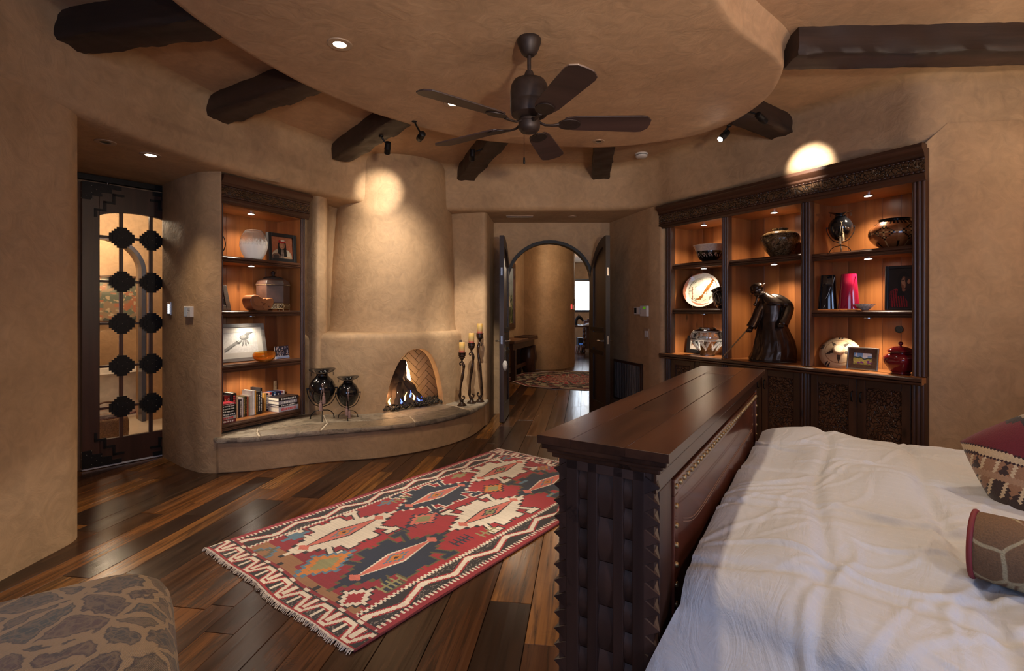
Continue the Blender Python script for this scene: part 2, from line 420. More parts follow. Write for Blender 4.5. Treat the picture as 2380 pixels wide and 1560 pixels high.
wallstrip('wall_chimney_side', fillet([(-2.6,5.62),(-2.09,5.28),(-2.03,5.26),(-1.975,5.36),(-2.1,5.75),(-1.9,6.3)], [0,.05,.05,.07,.1,0], 6), 0, ZS+.03, 'narrow plaster wall between bookcase and chimney')
wallstrip('wall_doorway_left', fillet([(-1.2,6.5),(-.72,6.24),(-.31,6.12),(-.245,6.9)], [0,.1,.09,0], 9), 0, ZS+.03, 'rounded plaster wall left of the arched doorway')
wallstrip('wall_doorway_right', fillet([(1.32,6.9),(1.605,5.86),(1.70,5.70),(2.2,5.98)], [0,.06,.05,0], 8), 0, ZS+.03, 'plaster side wall right of the arched doorway')
wallstrip('wall_right', fillet([(3.6,4.2),(2.968,3.63)]+[(p.x-.002, p.y-.003) for p in hp if p.x > 3.04], [0,.05]+[.01]*60, 8), 0, ZS+.14, 'plaster wall right of the tall bookcase', top=lambda p: ZS+.02+.12*min(1, max(0, (p.x-2.99)/.12)))
# arched wall at the back of the recess
def arch_pts(cx, hw, zs, r, n=24):
    return [(cx-hw, 0), (cx-hw, zs)]+[(cx-hw*math.cos(PI*k/n), zs+r*math.sin(PI*k/n)) for k in range(1, n)]+[(cx+hw, zs), (cx+hw, 0)]
AC, AH, AZ, AR = .515, .585, 1.80, .55
ap = arch_pts(AC, AH, AZ, AR)
def arched_wall(name, x0, x1, ztop, ap, y0, y1, label, loc=(0,0,0), rot=0):
    """wall in x,z with an arch cut, thickness y0..y1"""
    outer = []
    for (x, z) in ap:
        if z == 0 or x in (ap[0][0], ap[-1][0]): outer.append((x0 if x < (ap[0][0]+ap[-1][0])/2 else x1, z))
        else:
            t = (x-ap[0][0])/(ap[-1][0]-ap[0][0]); outer.append((x0+(x1-x0)*t, ztop))
    g = G(); n = len(ap)
    for y in (y0, y1):
        b = len(g.v); g.v += [(x, y, z) for x, z in ap]+[(x, y, z) for x, z in outer]
        c1 = len(g.v); g.v += [(x0, y, ztop), (x1, y, ztop)]
        for i in range(n-1):
            g.f.append((b+i, b+i+1, b+n+i+1, b+n+i))
        g.f.append((b+n+1, b+n+2, c1)); g.f.append((b+n+n-3, b+n+n-2, c1+1))
    h = len(g.v)//2
    g.f += [(i, i+1, i+1+h, i+h) for i in range(n-1)]
    return g.obj(name, M['plaster'], label=label, kind='structure', loc=loc, rot=rot)
arched_wall('wall_back', -.4, 1.6, 3.3, ap, 6.86, 7.08, 'back wall of the recess with an arched opening')
# hall and far room beyond the arch
wallstrip('wall_hall_left', [Vector(p) for p in ((-1.31,7.08),(-.5,9.8),(.3,12.45))], 0, 3.25, 'hall wall carrying the large painting')
wallstrip('wall_hall_curved', catmull([(.3,12.45),(.66,11.95),(1.1,12.05),(1.45,12.5),(1.62,13.05),(1.7,14.5),(1.0,15.5)], 8), 0, 3.25, 'curved hall wall beyond the arch')
wallstrip('wall_hall_right', [Vector(p) for p in ((1.5,7.08),(4.0,8.0),(4.0,19.1))], 0, 3.25, 'right wall of the hall')
g = G().box(1.0, 2.32, 19, 19.15, 0, 3.3).box(2.98, 4.2, 19, 19.15, 0, 3.3).box(2.32, 2.98, 19, 19.15, 0, 1.38).box(2.32, 2.98, 19, 19.15, 2.58, 3.3)
g.obj('wall_far', M['plaster'], label='far wall with the bright window', kind='structure')
G().box(-1.6, 4.2, 7.0, 19.2, 3.2, 3.3).obj('ceiling_hall', M['plaster'], label='hall ceiling', kind='structure')
w = tag(bpy.data.objects.new('window_1', None), 'bright dark-framed window at the end of the hall', None, None, 'structure'); COL.objects.link(w); w.location = (2.65, 18.99, 1.38)
M['navyframe'] = plain('dark_window_frame', (.02,.025,.05), .4)
g = G().box(-.35,-.28,-.04,.06,-.02,1.22).box(.28,.35,-.04,.06,-.02,1.22).box(-.28,.28,-.04,.06,-.02,.05).box(-.28,.28,-.04,.06,1.12,1.22)
g.obj('window_frame', M['navyframe'], w)
G().box(-.28,.28,.0,.01,.05,1.12).obj('pane', emit('daylit_pane', (.78,.88,1), 9), w)
# front wall behind the photographer with two windows, right wall
g = G()
for (x0, x1, z0, z1) in ((-2.8,-1.8,0,3.2),(-.4,1.0,0,3.2),(2.4,4.6,0,3.2),(-1.8,-.4,0,.55),(1.0,2.4,0,.55),(-1.8,-.4,2.45,3.2),(1.0,2.4,2.45,3.2)): g.box(x0, x1, -1.85, -1.6, z0, z1)
g.obj('wall_front', M['plaster'], label='front wall with two windows behind the viewpoint', kind='structure')
G().box(4.35, 4.5, -1.7, 3.6, 0, 3.2).obj('wall_far_right', M['plaster'], label='bed head wall outside the frame', kind='structure')
for k, xc in enumerate((-1.1, 1.7)):
    w = tag(bpy.data.objects.new('window_%d' % (k+2), None), 'window behind the viewpoint', None, None, 'structure'); COL.objects.link(w); w.location = (xc, -1.68, .55)
    g = G().box(-.7,-.64,-.04,.04,0,1.9).box(.64,.7,-.04,.04,0,1.9).box(-.64,.64,-.04,.04,0,.06).box(-.64,.64,-.04,.04,1.84,1.9).box(-.02,.02,-.04,.04,.06,1.84)
    g.obj('window_frame', M['dark'], w)
    G().box(-.64,.64,-.12,-.114,.06,1.84).obj('pane', M['pane'], w)
# bathroom beyond the sliding door
g = G().box(-1.6, 2.4, .2, 4.0, -.05, -.002); g.obj('floor_bathroom', M['stonefloor'], label='pale stone bathroom floor', kind='structure', loc=(DO.x, DO.y, 0), rot=DA)
G().box(-1.7, 2.5, .15, 4.1, 2.75, 2.85).obj('ceiling_bathroom', M['plaster'], label='bathroom ceiling', kind='structure', loc=(DO.x, DO.y, 0), rot=DA)
bp = arch_pts(.6, .38, 1.9, .38)
ba = arched_wall('wall_bathroom_arch', -1.6, 2.4, 2.8, bp, 2.0, 2.25, 'bathroom wall with an arched tub niche', (DO.x, DO.y, 0), DA)
g = G().box(-1.6, 2.4, 3.6, 3.7, 0, 2.8).box(-1.7,-1.6,.2,3.7,0,2.8).box(2.4,2.5,.2,3.7,0,2.8)
g.obj('wall_bathroom', M['plaster'], label='bathroom back wall', kind='structure', loc=(DO.x, DO.y, 0), rot=DA)
tr = G(); op = arch_pts(.6, .41, 1.9, .41); inn = arch_pts(.6, .365, 1.9, .365)
n = len(op); tr.v = [(x, 1.97, z) for x, z in op]+[(x, 1.97, z) for x, z in inn]+[(x, 2.1, z) for x, z in op]+[(x, 2.1, z) for x, z in inn]
for i in range(n-1): tr.f += [(i, i+1, n+i+1, n+i), (n+i, n+i+1, 3*n+i+1, 3*n+i), (2*n+i, 2*n+i+1, i+1, i)]
tr.obj('trim_1', plain('bluish_dark_tile', (.05,.06,.09), .2), label='dark arched edge of the tub niche', kind='structure', loc=(DO.x, DO.y, 0), rot=DA)
p = dl(.5, 1.1, 2.55); lamp('POINT', p, 60, (1,.80,.55), size=.12)
p = dl(.8, 3.0, 2.5); lamp('POINT', p, 45, (1,.80,.55), size=.12)
# hall lamps
lamp('POINT', (1.3, 10.3, 3.0), 48, WARM, size=.12)
lamp('POINT', (.0, 9.6, 3.0), 26, WARM, size=.1)
lamp('POINT', (2.6, 16, 2.9), 45, WARM, size=.12)

# ------------------------------------------------------------ kiva fireplace
FC = Vector((-1.85, 6.55)); FR = 1.27; HZ = .31
fp = thing('fireplace', 'plaster kiva fireplace with tapering hood, arched opening and raised hearth', 'fireplace', (0,0,0))
def circ(th, r=FR): return (FC.x+r*math.cos(rad(th)), FC.y+r*math.sin(rad(th)))
T1, T2 = -67.5, -33.5; TM = (T1+T2)/2; TH = (T2-T1)/2
ths = list(np.linspace(-122, T1, 16))[:-1]+[TM+TH*math.sin(p) for p in np.linspace(-PI/2, PI/2, 36)]+list(np.linspace(T2, 8, 12))[1:]
def arch(th):
    s = abs((th-TM)/TH)
    return .285 if s >= 1 else .285+.695*(1-s**2.5)**.72
g = G(); colsP = []
for th in ths:
    zb = arch(th); c = []
    for k in range(13): z = zb+(1.09-zb)*k/12; c.append((*circ(th), z))
    for dr, z in ((.004,1.115),(.016,1.14),(.04,1.158),(.08,1.165),(.3,1.168),(.62,1.17)): c.append((*circ(th, FR-dr), z))
    colsP.append(c)
g.sheet(colsP)
# rounded lip and reveal of the opening
FIN = Vector((-.633, .774)); FX = Vector((.774, .633)); FO = Vector((-1.083, 5.613)); FA = math.atan2(.633, .774)
loop0 = [Vector((*circ(TM+TH*math.sin(p)), arch(TM+TH*math.sin(p)))) for p in np.linspace(-PI/2, PI/2, 36)]
cen = Vector((FO.x, FO.y, .55))
def lp(shr, dep):
    out = []
    for p in loop0:
        q = cen+(p-cen)*(1-shr); out.append((q.x+FIN.x*dep, q.y+FIN.y*dep, max(q.z, .285)))
    return out
g.sheet([loop0, lp(.012,.006), lp(.02,.022), lp(.02,.10)])
g.obj('breast', M['plaster'], fp, smooth=60)
rings = []
for k in range(25):
    t = k/24; z = 1.16+(3.14-1.16)*t; fl = (1-t)**2.2
    cxx = -1.54+.14*t; cyy = 6.40-.25*t; r = .615+.225*(1-t)**.85+.03*max(0, 1-t*8)**2.5
    rings.append([(cxx+r*math.cos(2*PI*i/56), cyy+r*math.sin(2*PI*i/56), z) for i in range(56)])
G().loft(rings, caps=False).obj('hood', M['plaster'], fp, smooth=60)
# firebox
M['firebrick'] = plain('fire_brick', (.46,.31,.2), .8, 0, .22, 6, .3)
M['soot'] = plain('sooty_mortar', (.045,.03,.022), .9)
def fl(x, y): p = FO+FX*x+FIN*y; return (p.x, p.y)
g = G().box(-.5,.72,.44,.5,.27,1.02).box(-.44,-.40,.075,.5,.27,1.02).box(.70,.74,.2,.5,.27,1.02).box(-.44,.72,.14,.5,1.0,1.04).box(-.42,.42,.0,.5,.2,.292).box(.42,.72,.14,.5,.2,.292)
g.obj('firebox', M['soot'], fp, loc=(FO.x, FO.y, 0), rot=FA)
bw, bl = .066, .198; n = 3; gap = .0035; cs = math.cos(PI/4)
bh = G().box(gap,bl-gap,-.012,.012,gap,bw-gap).mesh('brick', M['firebrick']); bv = G().box(gap,bw-gap,-.012,.012,gap,bl-gap).mesh('brick', M['firebrick'])
for k in range(-16, 17):
    for m_ in range(-4, 5):
        for kind, (x, z) in (('h', (k+2*n*m_, k)), ('v', (k-1+2*n*m_, k))):
            mx, mz = ((x+1.5)*bw, (z+.5)*bw) if kind == 'h' else ((x+.5)*bw, (z+1.5)*bw)
            X, Z = (mx-mz)*cs, (mx+mz)*cs
            if -.47 < X < .74 and -.30 < Z < .50:
                wx, wz = x*bw, z*bw; px, pz = (wx-wz)*cs, (wx+wz)*cs
                q = fl(px, .43)
                link('brick', bh if kind == 'h' else bv, fp, loc=(q[0], q[1], .58+pz), rot=(0, -PI/4, FA))
# hearth: plaster base and flagstones
ho = catmull([(-2.53,4.325),(-2.3,4.37),(-2.095,4.45),(-1.708,4.635),(-1.19,4.80),(-.75,5.13),(-.5,5.5),(-.38,5.85),(-.32,6.2)], 10)
hi_ = catmull([(-2.72,4.45),(-2.58,4.62),(-2.42,4.95),(-2.2,5.3),(-1.75,5.4),(-1.35,5.5),(-.95,5.8),(-.75,6.15),(-.6,6.4)], 10)
hn_ = normals(ho)
def off(i, d): return Vector((ho[i].x-hn_[i].x*d, ho[i].y-hn_[i].y*d))
nh = len(ho)
base = [tuple(p) for p in ho]+[tuple(p) for p in hi_[::-1]]
G().prism(base, 0, .262).obj('hearth_base', M['plaster'], fp, smooth=40, bevel=.01)
ins = [tuple(off(i, -.01)) for i in range(nh)]+[tuple(p) for p in hi_[::-1]]
G().prism(ins, .262, .302).obj('mortar_bed', plain('pale_mortar', (.55,.48,.38), .8), fp)
def stone_mat(name, a, b_):
    m, nt, b = newmat(name); v = coords(nt, rnd=False)
    f = noise(nt, v, 6, 8, .7, 2.0); f2 = noise(nt, v, 22, 6, .6)
    nt.links.new(ramp(nt, f, [(.32, a), (.5, b_), (.62, tuple(x*.5 for x in b_)), (.72, a)]), b.inputs['Base Color'])
    b.inputs['Roughness'].default_value = .5; bump(nt, b, mix(nt, .5, f, f2), 1.0, .02); return m
SM = [stone_mat('flagstone_cream', (.42,.35,.26), (.31,.25,.18)), stone_mat('flagstone_brown', (.17,.12,.08), (.25,.19,.13)), stone_mat('flagstone_grey', (.22,.18,.14), (.14,.11,.08)), stone_mat('flagstone_rust', (.2,.14,.1), (.28,.22,.16))]
def hpt(s, t):
    """s along hearth 0..1, t 0 outer edge .. 1 inner edge"""
    f = s*(nh-1); i = min(int(f), nh-2); u = f-i
    a = off(i, .035)*(1-u)+off(i+1, .035)*u; b = hi_[i]*(1-u)+hi_[i+1]*u
    return a*(1-t)+b*t
rs = random.Random(5)
def stone(poly, mi):
    """poly list of (s,t); rough edged slab"""
    pts = []
    for k in range(len(poly)):
        (s0, t0), (s1, t1) = poly[k], poly[(k+1) % len(poly)]
        m_ = max(2, int(abs(s1-s0)*60)+int(abs(t1-t0)*6))
        for j in range(m_): pts.append((s0+(s1-s0)*j/m_, t0+(t1-t0)*j/m_))
    P = [hpt(*p) for p in pts]; cc = sum(P, Vector((0,0)))/len(P)
    P = [p+(cc-p).normalized()*.005 for p in P]
    rings = []
    for d, z in ((.012,.264),(.0,.27),(-.004,.287),(.0,.30),(.008,.309),(.016,.3105)):
        rings.append([(p.x+(cc-p).normalized().x*(d+rs.uniform(-.004,.004)), p.y+(cc-p).normalized().y*(d+rs.uniform(-.004,.004)), z+rs.uniform(-.0015,.0015)) for p in P])
    a = sum(P[i].x*P[(i+1)%len(P)].y-P[(i+1)%len(P)].x*P[i].y for i in range(len(P)))
    if a < 0: rings = [r[::-1] for r in rings]
    G().loft(rings).obj('hearth_stone', SM[mi], fp, smooth=45)
for poly, mi in (([(0,0),(.19,0),(.2,.42),(.0,.62)], 0), ([(0,.62),(.2,.42),(.23,1),(0,1)], 0), ([(.19,0),(.36,0),(.40,.38),(.2,.42)], 3), ([(.2,.42),(.40,.38),(.43,1),(.23,1)], 0),
    ([(.36,0),(.56,0),(.60,.4),(.40,.38)], 1), ([(.40,.38),(.60,.4),(.64,1),(.43,1)], 0), ([(.56,0),(.76,0),(.79,.55),(.60,.4)], 2), ([(.60,.4),(.79,.55),(.8,1),(.64,1)], 3), ([(.76,0),(1,0),(1,1),(.8,1),(.79,.55)], 0)):
    stone(poly, mi)
# gas logs, embers and flames
M['bark'] = plain('charred_log', (.035,.022,.016), .85, 0, .6, 9, .9)
lg = thing('gas_log_set', 'charred gas logs stacked in a cone inside the fireplace arch', 'logs', (*fl(-.1,.18), .29), FA)
for (a, b, r) in (((-.20,-.02,.05),(.03,.06,.50),.042), ((.24,.0,.05),(-.01,.05,.40),.045), ((-.10,-.08,.05),(.02,.02,.36),.042), ((.1,-.06,.05),(-.02,.03,.33),.04), ((-.26,.1,.04),(-.14,.12,.46),.036), ((.05,.12,.04),(.02,.09,.42),.04), ((-.02,.0,.30),(.05,.06,.52),.044)):
    P = [Vector(a).lerp(Vector(b), k/7)+Vector((rs.uniform(-.01,.01), rs.uniform(-.01,.01), 0)) for k in range(8)]
    G().tube(P, [1.6*r*rs.uniform(.85,1.12) for _ in P], 9).obj('log', M['bark'], lg, smooth=35)
g = G().tube([(-.36,-.09,.075),(.36,-.09,.075)], .008, 8)
for x in (-.3,-.1,.1,.3): g.tube([(x,-.09,.0),(x,-.09,.075)], .006, 6)
g.tube([(-.3,-.09,.075),(-.3,-.1,.14)], .009, 6)
g.obj('grate', M['black'], lg)
M['fl_y'] = emit('flame_yellow', (1, .55, .16), 9); M['fl_w'] = emit('flame_white', (1, .75, .4), 16); M['fl_b'] = emit('flame_blue', (.12, .2, 1), 3.5); M['fl_o'] = emit('flame_orange', (1, .34, .06), 6)
def flame(x, y, h, r, mat, lean=0):
    rings = []
    for k in range(9):
        t = k/8; rr_ = r*max(.02, math.sin(PI*min(1, t*.85+.15))**.8*(1-t)**.35)
        rings.append([(x+lean*t*t+.012*math.sin(t*6+x*30)+rr_*math.cos(2*PI*i/8), y+.01*math.sin(t*5+x*17)+rr_*.6*math.sin(2*PI*i/8), .06+h*t) for i in range(8)])
    G().loft(rings).obj('flame', M[mat], lg, smooth=179)
for a in ((-.31,-.03,.17,.030,'fl_w',.02), (-.26,.03,.26,.028,'fl_y',.03), (-.23,-.06,.11,.02,'fl_b',0), (-.16,-.09,.10,.016,'fl_y',.01), (-.07,-.09,.15,.018,'fl_w',.01), (-.03,-.1,.08,.018,'fl_b',0), (.03,-.09,.14,.016,'fl_y',.01), (.09,-.08,.15,.022,'fl_b',.0), (.13,-.09,.12,.016,'fl_y',-.01), (.19,-.08,.07,.016,'fl_b',.01), (.25,-.06,.06,.015,'fl_b',0), (.15,.09,.46,.034,'fl_w',.0), (.10,.1,.40,.03,'fl_y',.02), (-.19,.12,.50,.03,'fl_w',.03), (-.22,.1,.40,.024,'fl_o',0), (.17,.1,.36,.024,'fl_y',.03)):
    flame(*a)
lamp('POINT', (*fl(-.02,.2), .62), 7, (1,.5,.2), size=.08)
lamp('POINT', (*fl(-.28,.1), .48), 2.5, (1,.5,.2), size=.05)
g = G(); rk = random.Random(9)
for k in range(420):
    x = rk.uniform(-.40,.40); y = rk.uniform(-.03,.15)+.05*(1-abs(x)/.4)*0; r = rk.uniform(.010,.022)
    z = .318+.05*max(0, (y+.09)/.2)+rk.uniform(0,.014); p = fl(x, y+.02)
    vsx = [(1,0,0),(-1,0,0),(0,1,0),(0,-1,0),(0,0,1),(0,0,-1)]
    g.add([(p[0]+v[0]*r*rk.uniform(.7,1.2), p[1]+v[1]*r*rk.uniform(.7,1.2), z+v[2]*r*rk.uniform(.6,1)) for v in vsx], [(0,2,4),(2,1,4),(1,3,4),(3,0,4),(2,0,5),(1,2,5),(3,1,5),(0,3,5)])
g.obj('lava_rocks', plain('black_lava_rock', (.012,.011,.011), .55, 0, .3, 40), label='black lava rocks covering the firebox floor', cat='rocks', kind='stuff')

# ------------------------------------------------------------ built-in bookcases
M['honey'] = wood('honey_pine', (.14,.042,.012), (.40,.15,.042), .36, 'z', 14, knots=1, bmp=.06, tint=.4)
M['honeyx'] = wood('honey_pine_shelf', (.16,.05,.014), (.38,.145,.042), .3, 'x', 12, knots=0, bmp=.05)
def carved(name, scale, dark, light, stretch=(1,1,1)):
    m, nt, b = newmat(name); v = coords(nt, stretch)
    vv = mix(nt, .12, v, noise(nt, v, 9, 2, out=1), 'ADD')
    vo = nt.nodes.new('ShaderNodeTexVoronoi'); vo.feature = 'DISTANCE_TO_EDGE'; vo.inputs['Scale'].default_value = scale; nt.links.new(vv, vo.inputs['Vector'])
    e = ramp(nt, vo.outputs['Distance'], [(.0, (0,0,0)), (.12, (1,1,1))])
    nt.links.new(mix(nt, e, dark, ramp(nt, noise(nt, v, 7), [(.3, tuple(x*.6 for x in light)), (.7, light)])), b.inputs['Base Color'])
    b.inputs['Roughness'].default_value = .36; bump(nt, b, e, .9, .006); return m
M['carved_band'] = carved('carved_leaf_band', 38, (.008,.004,.003), (.12,.058,.024))
M['carved_panel'] = carved('hammered_panel', 42, (.012,.005,.003), (.12,.048,.02))
M['puck'] = emit('puck_glow', (1,.93,.82), 40)
def cornice(par, x0, x1, z0, z1, y=0):
    """stepped crown with a carved band and two rope mouldings; local front at y"""
    h = z1-z0
    pr = [(0,0),(.02,.0),(.025,.02),(.035,.03),(.035,.05),(.03,.055),(.03,h*.62),(.035,h*.63),(.045,h*.68),(.045,h*.74),(.055,h*.78),(.075,h*.86),(.08,h*.9),(.08,h),(0,h)]
    rings = [[(x, y-d, z0+z) for d, z in pr] for x in (x0, x1)]
    cr = G().loft(rings).obj('cornice', M['darkx'], par, smooth=25)
    G().box(x0+.002, x1-.002, y-.034, y-.0, z0+.075, z0+h*.56).obj('carved_band', M['carved_band'], cr)
    for zz in (z0+.062, z0+h*.6):
        g = G(); n = int((x1-x0)/.03)
        for k in range(n):
            xx = x0+.015+.03*k*(x1-x0)/(n*.03)
            g.ell((xx, y-.036, zz), .016, .008, .008, 6, 4)
        g.obj('rope_moulding', M['darkx'], cr, smooth=60)
    return cr
def fluted(par, x0, x1, y, z0, z1, name='pilaster'):
    """vertical fluted post"""
    w = x1-x0; pts = [(x0, y+.06)]; n = 40
    for k in range(n+1):
        u = k/n; d = .010*abs(math.sin(u*PI*3))**.6
        pts.append((x0+w*u, y-d))
    pts.append((x1, y+.06))
    return G().prism(pts, z0, z1).obj(name, M['dark'], par, smooth=35)
def shelf(par, x0, x1, y0, y1, zt, th, inset=0.02):
    s = G().box(x0, x1, y0+.03, y1, zt-th+.006, zt).obj('shelf', M['honeyx'], par)
    pr = [(0,-th),(0,-th*.82),(-.008,-th*.75),(-.008,-th*.58),(-.003,-th*.5),(-.011,-th*.42),(-.011,-th*.2),(-.004,-th*.1),(0,.002),(.032,.002),(.032,-th)]
    G().loft([[(x, y0+d+.011, zt+z) for d, z in pr] for x in (x0, x1)]).obj('shelf_nosing', M['darkx'], s, smooth=25)
    return s
def boards(par, x0, x1, y, z0, z1, w=.125):
    n = max(1, round((x1-x0)/w)); w = (x1-x0)/n
    for k in range(n): G().box(x0+k*w+.0008, x0+(k+1)*w-.0008, y, y+.015, z0, z1).obj('back_board', M['honey'], par, bevel=.0012, seg=1)
def puck(par, x, y, z, power=4.5, root=None):
    p = G().lathe([(.034,0),(.034,-.008),(.028,-.009),(.028,-.004),(.002,-.004)], 24).obj('puck_light', M['chrome'], par, smooth=40, loc=(x, y, z))
    G().lathe([(.002,-.006),(.027,-.006),(.027,-.004)], 20).obj('lens', M['puck'], p)
    w = par.matrix_basis @ Vector((x, y, z-.02)); w2 = par.matrix_basis @ Vector((x, y, z-1))
    lamp('SPOT', w, power*5.2, (1,.84,.64), w2, .025, 125, .8)
# --- left bookcase
LB = thing('bookcase', 'honey pine alcove bookcase with dark cornice left of the fireplace', 'bookcase', (-2.5,4.39,0), rad(62.59))
y0, y1 = .05, .42
boards(LB, 0, .84, y1, .33, 2.36, .14)
G().box(-.03, 0, y0, y1+.015, .33, 2.58).obj('side_panel', M['honey'], LB)
G().box(.838, .868, y0+.02, y1+.015, .33, 2.58).obj('side_panel', M['honey'], LB)
fluted(LB, .84, .895, y0+.015, .33, 2.36)
fluted(LB, -.03, .02, y0+.015, .33, 2.36)
cornice(LB, -.03, .915, 2.345, 2.585, y0)
G().box(-.03, .86, y0+.01, y1, 2.335, 2.36).obj('top_panel', M['honeyx'], LB)
for zt, th in ((1.885,.052), (1.40,.05), (.915,.066), (.395,.06)): shelf(LB, -.0, .832, y0, y1, zt, th)
for z, pw in ((2.333, 5), (1.833, 4.5), (1.35, 1.6)): puck(LB, .385, .2, z, pw)
lb = LB.matrix_basis; wl = lb @ Vector((.4,.2,.845)); lamp('SPOT', wl, 26, (1,.84,.64), lb @ Vector((.4,.22,0)), .03, 140, .5)
puck(LB, .4, .2, .849, 0)
# --- tall bookcase on the right
RB = thing('bookcase', 'wide built-in bookcase of three bays with carved cornice and panel doors on the right', 'bookcase', (1.73,5.71,0), rad(-60.167))
Y1 = .40
for x0, x1 in ((.05,.775), (.79,1.58), (1.60,2.40)): boards(RB, x0, x1, Y1, .9, 2.36, .145)
G().box(.03,.05,.03,Y1+.015,.0,2.57).obj('side_panel', M['honey'], RB); G().box(.012,.03,.03,Y1+.015,.0,2.57).obj('outer_side', M['dark'], RB)
G().box(2.40,2.42,.03,Y1+.015,.0,2.57).obj('side_panel', M['honey'], RB); G().box(2.42,2.444,.03,Y1+.015,.0,2.57).obj('outer_side', M['dark'], RB)
for x in (.783, 1.589): G().box(x-.018,x+.018,.03,Y1+.01,.9,2.36).obj('divider', M['honey'], RB)
for x0, x1 in ((.016,.088),(.748,.818),(1.549,1.63),(2.361,2.444)):
    fluted(RB, x0, x1, .012, .925, 2.335); fluted(RB, x0, x1, .0, .06, .88)
cornice(RB, -.055, 2.455, 2.33, 2.585, 0)
G().box(.03,2.42,.02,Y1,2.335,2.36).obj('top_panel', M['honeyx'], RB)
for x0, x1, zs in ((.066,.766,(1.92,1.422)), (.80,1.572,(1.90,)), (1.606,2.384,(1.882,1.402))):
    for z in zs: shelf(RB, x0, x1, .03, Y1, z, .055)
g = G().loft([[(x, d, z) for d, z in ((-.055,.868),(-.062,.876),(-.062,.884),(-.05,.888),(-.066,.896),(-.066,.912),(-.058,.92),(Y1,.92),(Y1,.868))] for x in (-.02, 2.44)])
g.obj('counter', M['honeyx'], RB, smooth=25)
G().loft([[(x, d, z) for d, z in ((-.05,.866),(-.064,.874),(-.064,.885),(-.052,.888),(-.068,.895),(-.068,.913),(-.06,.9205),(-.045,.9208),(-.045,.866))] for x in (-.024, 2.443)]).obj('counter_nosing', M['darkx'], RB, smooth=25)
G().box(.03,2.43,.03,Y1,.06,.868).obj('base_cabinet', M['dark'], RB)
G().box(.02,2.44,.02,Y1,0,.06).obj('plinth', M['darkx'], RB)
for x0, x1 in ((.088,.748),(.818,1.549),(1.63,2.361)):
    xm = (x0+x1)/2
    for k, (a, b) in enumerate(((x0+.004, xm-.002), (xm+.002, x1-.004))):
        d = G().box(a+.055,b-.055,.018,.03,.13,.80).obj('cabinet_door', M['carved_panel'], RB)
        for q in ((a,a+.06,.075,.86),(b-.06,b,.075,.86),(a+.06,b-.06,.80,.86),(a+.06,b-.06,.075,.135)):
            G().box(q[0],q[1],.004,.028,q[2],q[3]).obj('frame_rail', M['dark'] if q[1]-q[0] < .07 else M['darkx'], d, bevel=.004)
        hx = b-.03 if k == 0 else a+.03
        G().tube([(hx,.004,.76),(hx,-.014,.752),(hx,-.018,.72),(hx,-.014,.688),(hx,.004,.68)], .005, 8).ell((hx,-.016,.72),.007,.007,.014,8,6).obj('pull', M['black'], d, smooth=60)
for x, z, pw in ((.40,2.333,5),(1.20,2.333,6),(2.00,2.333,6),(.40,1.863,4.5),(1.20,1.843,6),(2.0,1.826,4.5),(.40,1.365,4.5),(2.0,1.345,5)): puck(RB, x, .17, z, pw)

# ------------------------------------------------------------ picture helpers
def canvas(X, c0, c1=None, Y=None):
    A = np.zeros(X.shape+(3,)); A[:] = c0
    if c1 is not None: A[:] = np.array(c0)*(1-Y[..., None])+np.array(c1)*Y[..., None]
    return A
def blob(A, X, Y, cx, cy, rx, ry, c, rot=0, soft=0):
    dx, dy = X-cx, Y-cy; ca, sa = math.cos(rot), math.sin(rot)
    d = ((dx*ca+dy*sa)/rx)**2+((-dx*sa+dy*ca)/ry)**2
    A[d < 1] = c; return A
def poly(A, X, Y, pts, c):
    inside = np.zeros(X.shape, bool); n = len(pts); j = n-1
    for i in range(n):
        xi, yi = pts[i]; xj, yj = pts[j]
        cond = ((yi > Y) != (yj > Y)) & (X < (xj-xi)*(Y-yi)/((yj-yi) or 1e-9)+xi)
        inside ^= cond; j = i
    A[inside] = c; return A
def speck(A, amt, seed=0):
    r = np.random.RandomState(seed); return np.clip(A*(1+amt*(r.rand(*A.shape[:2], 1)-.5)*2), 0, 1)
def smooth_noise(shape, cells, seed):
    r = np.random.RandomState(seed).rand(cells+2, cells+2); y = np.linspace(0, cells, shape[0]); x = np.linspace(0, cells, shape[1])
    yi, xi = y.astype(int), x.astype(int); fy, fx = (y-yi)[:, None], (x-xi)[None]
    return r[yi][:, xi]*(1-fy)*(1-fx)+r[yi+1][:, xi]*fy*(1-fx)+r[yi][:, xi+1]*(1-fy)*fx+r[yi+1][:, xi+1]*fy*fx
M['print'] = vcol('photo_print', .35, 0, 50, coat=.2)
M['canvas'] = vcol('painted_canvas', .6, .3, 200)
def onL(x, y, z): return tuple(LB.matrix_basis @ Vector((x, y, z)))
def onR(x, y, z): return tuple(RB.matrix_basis @ Vector((x, y, z)))
AL, ARr = rad(62.59), rad(-60.167)
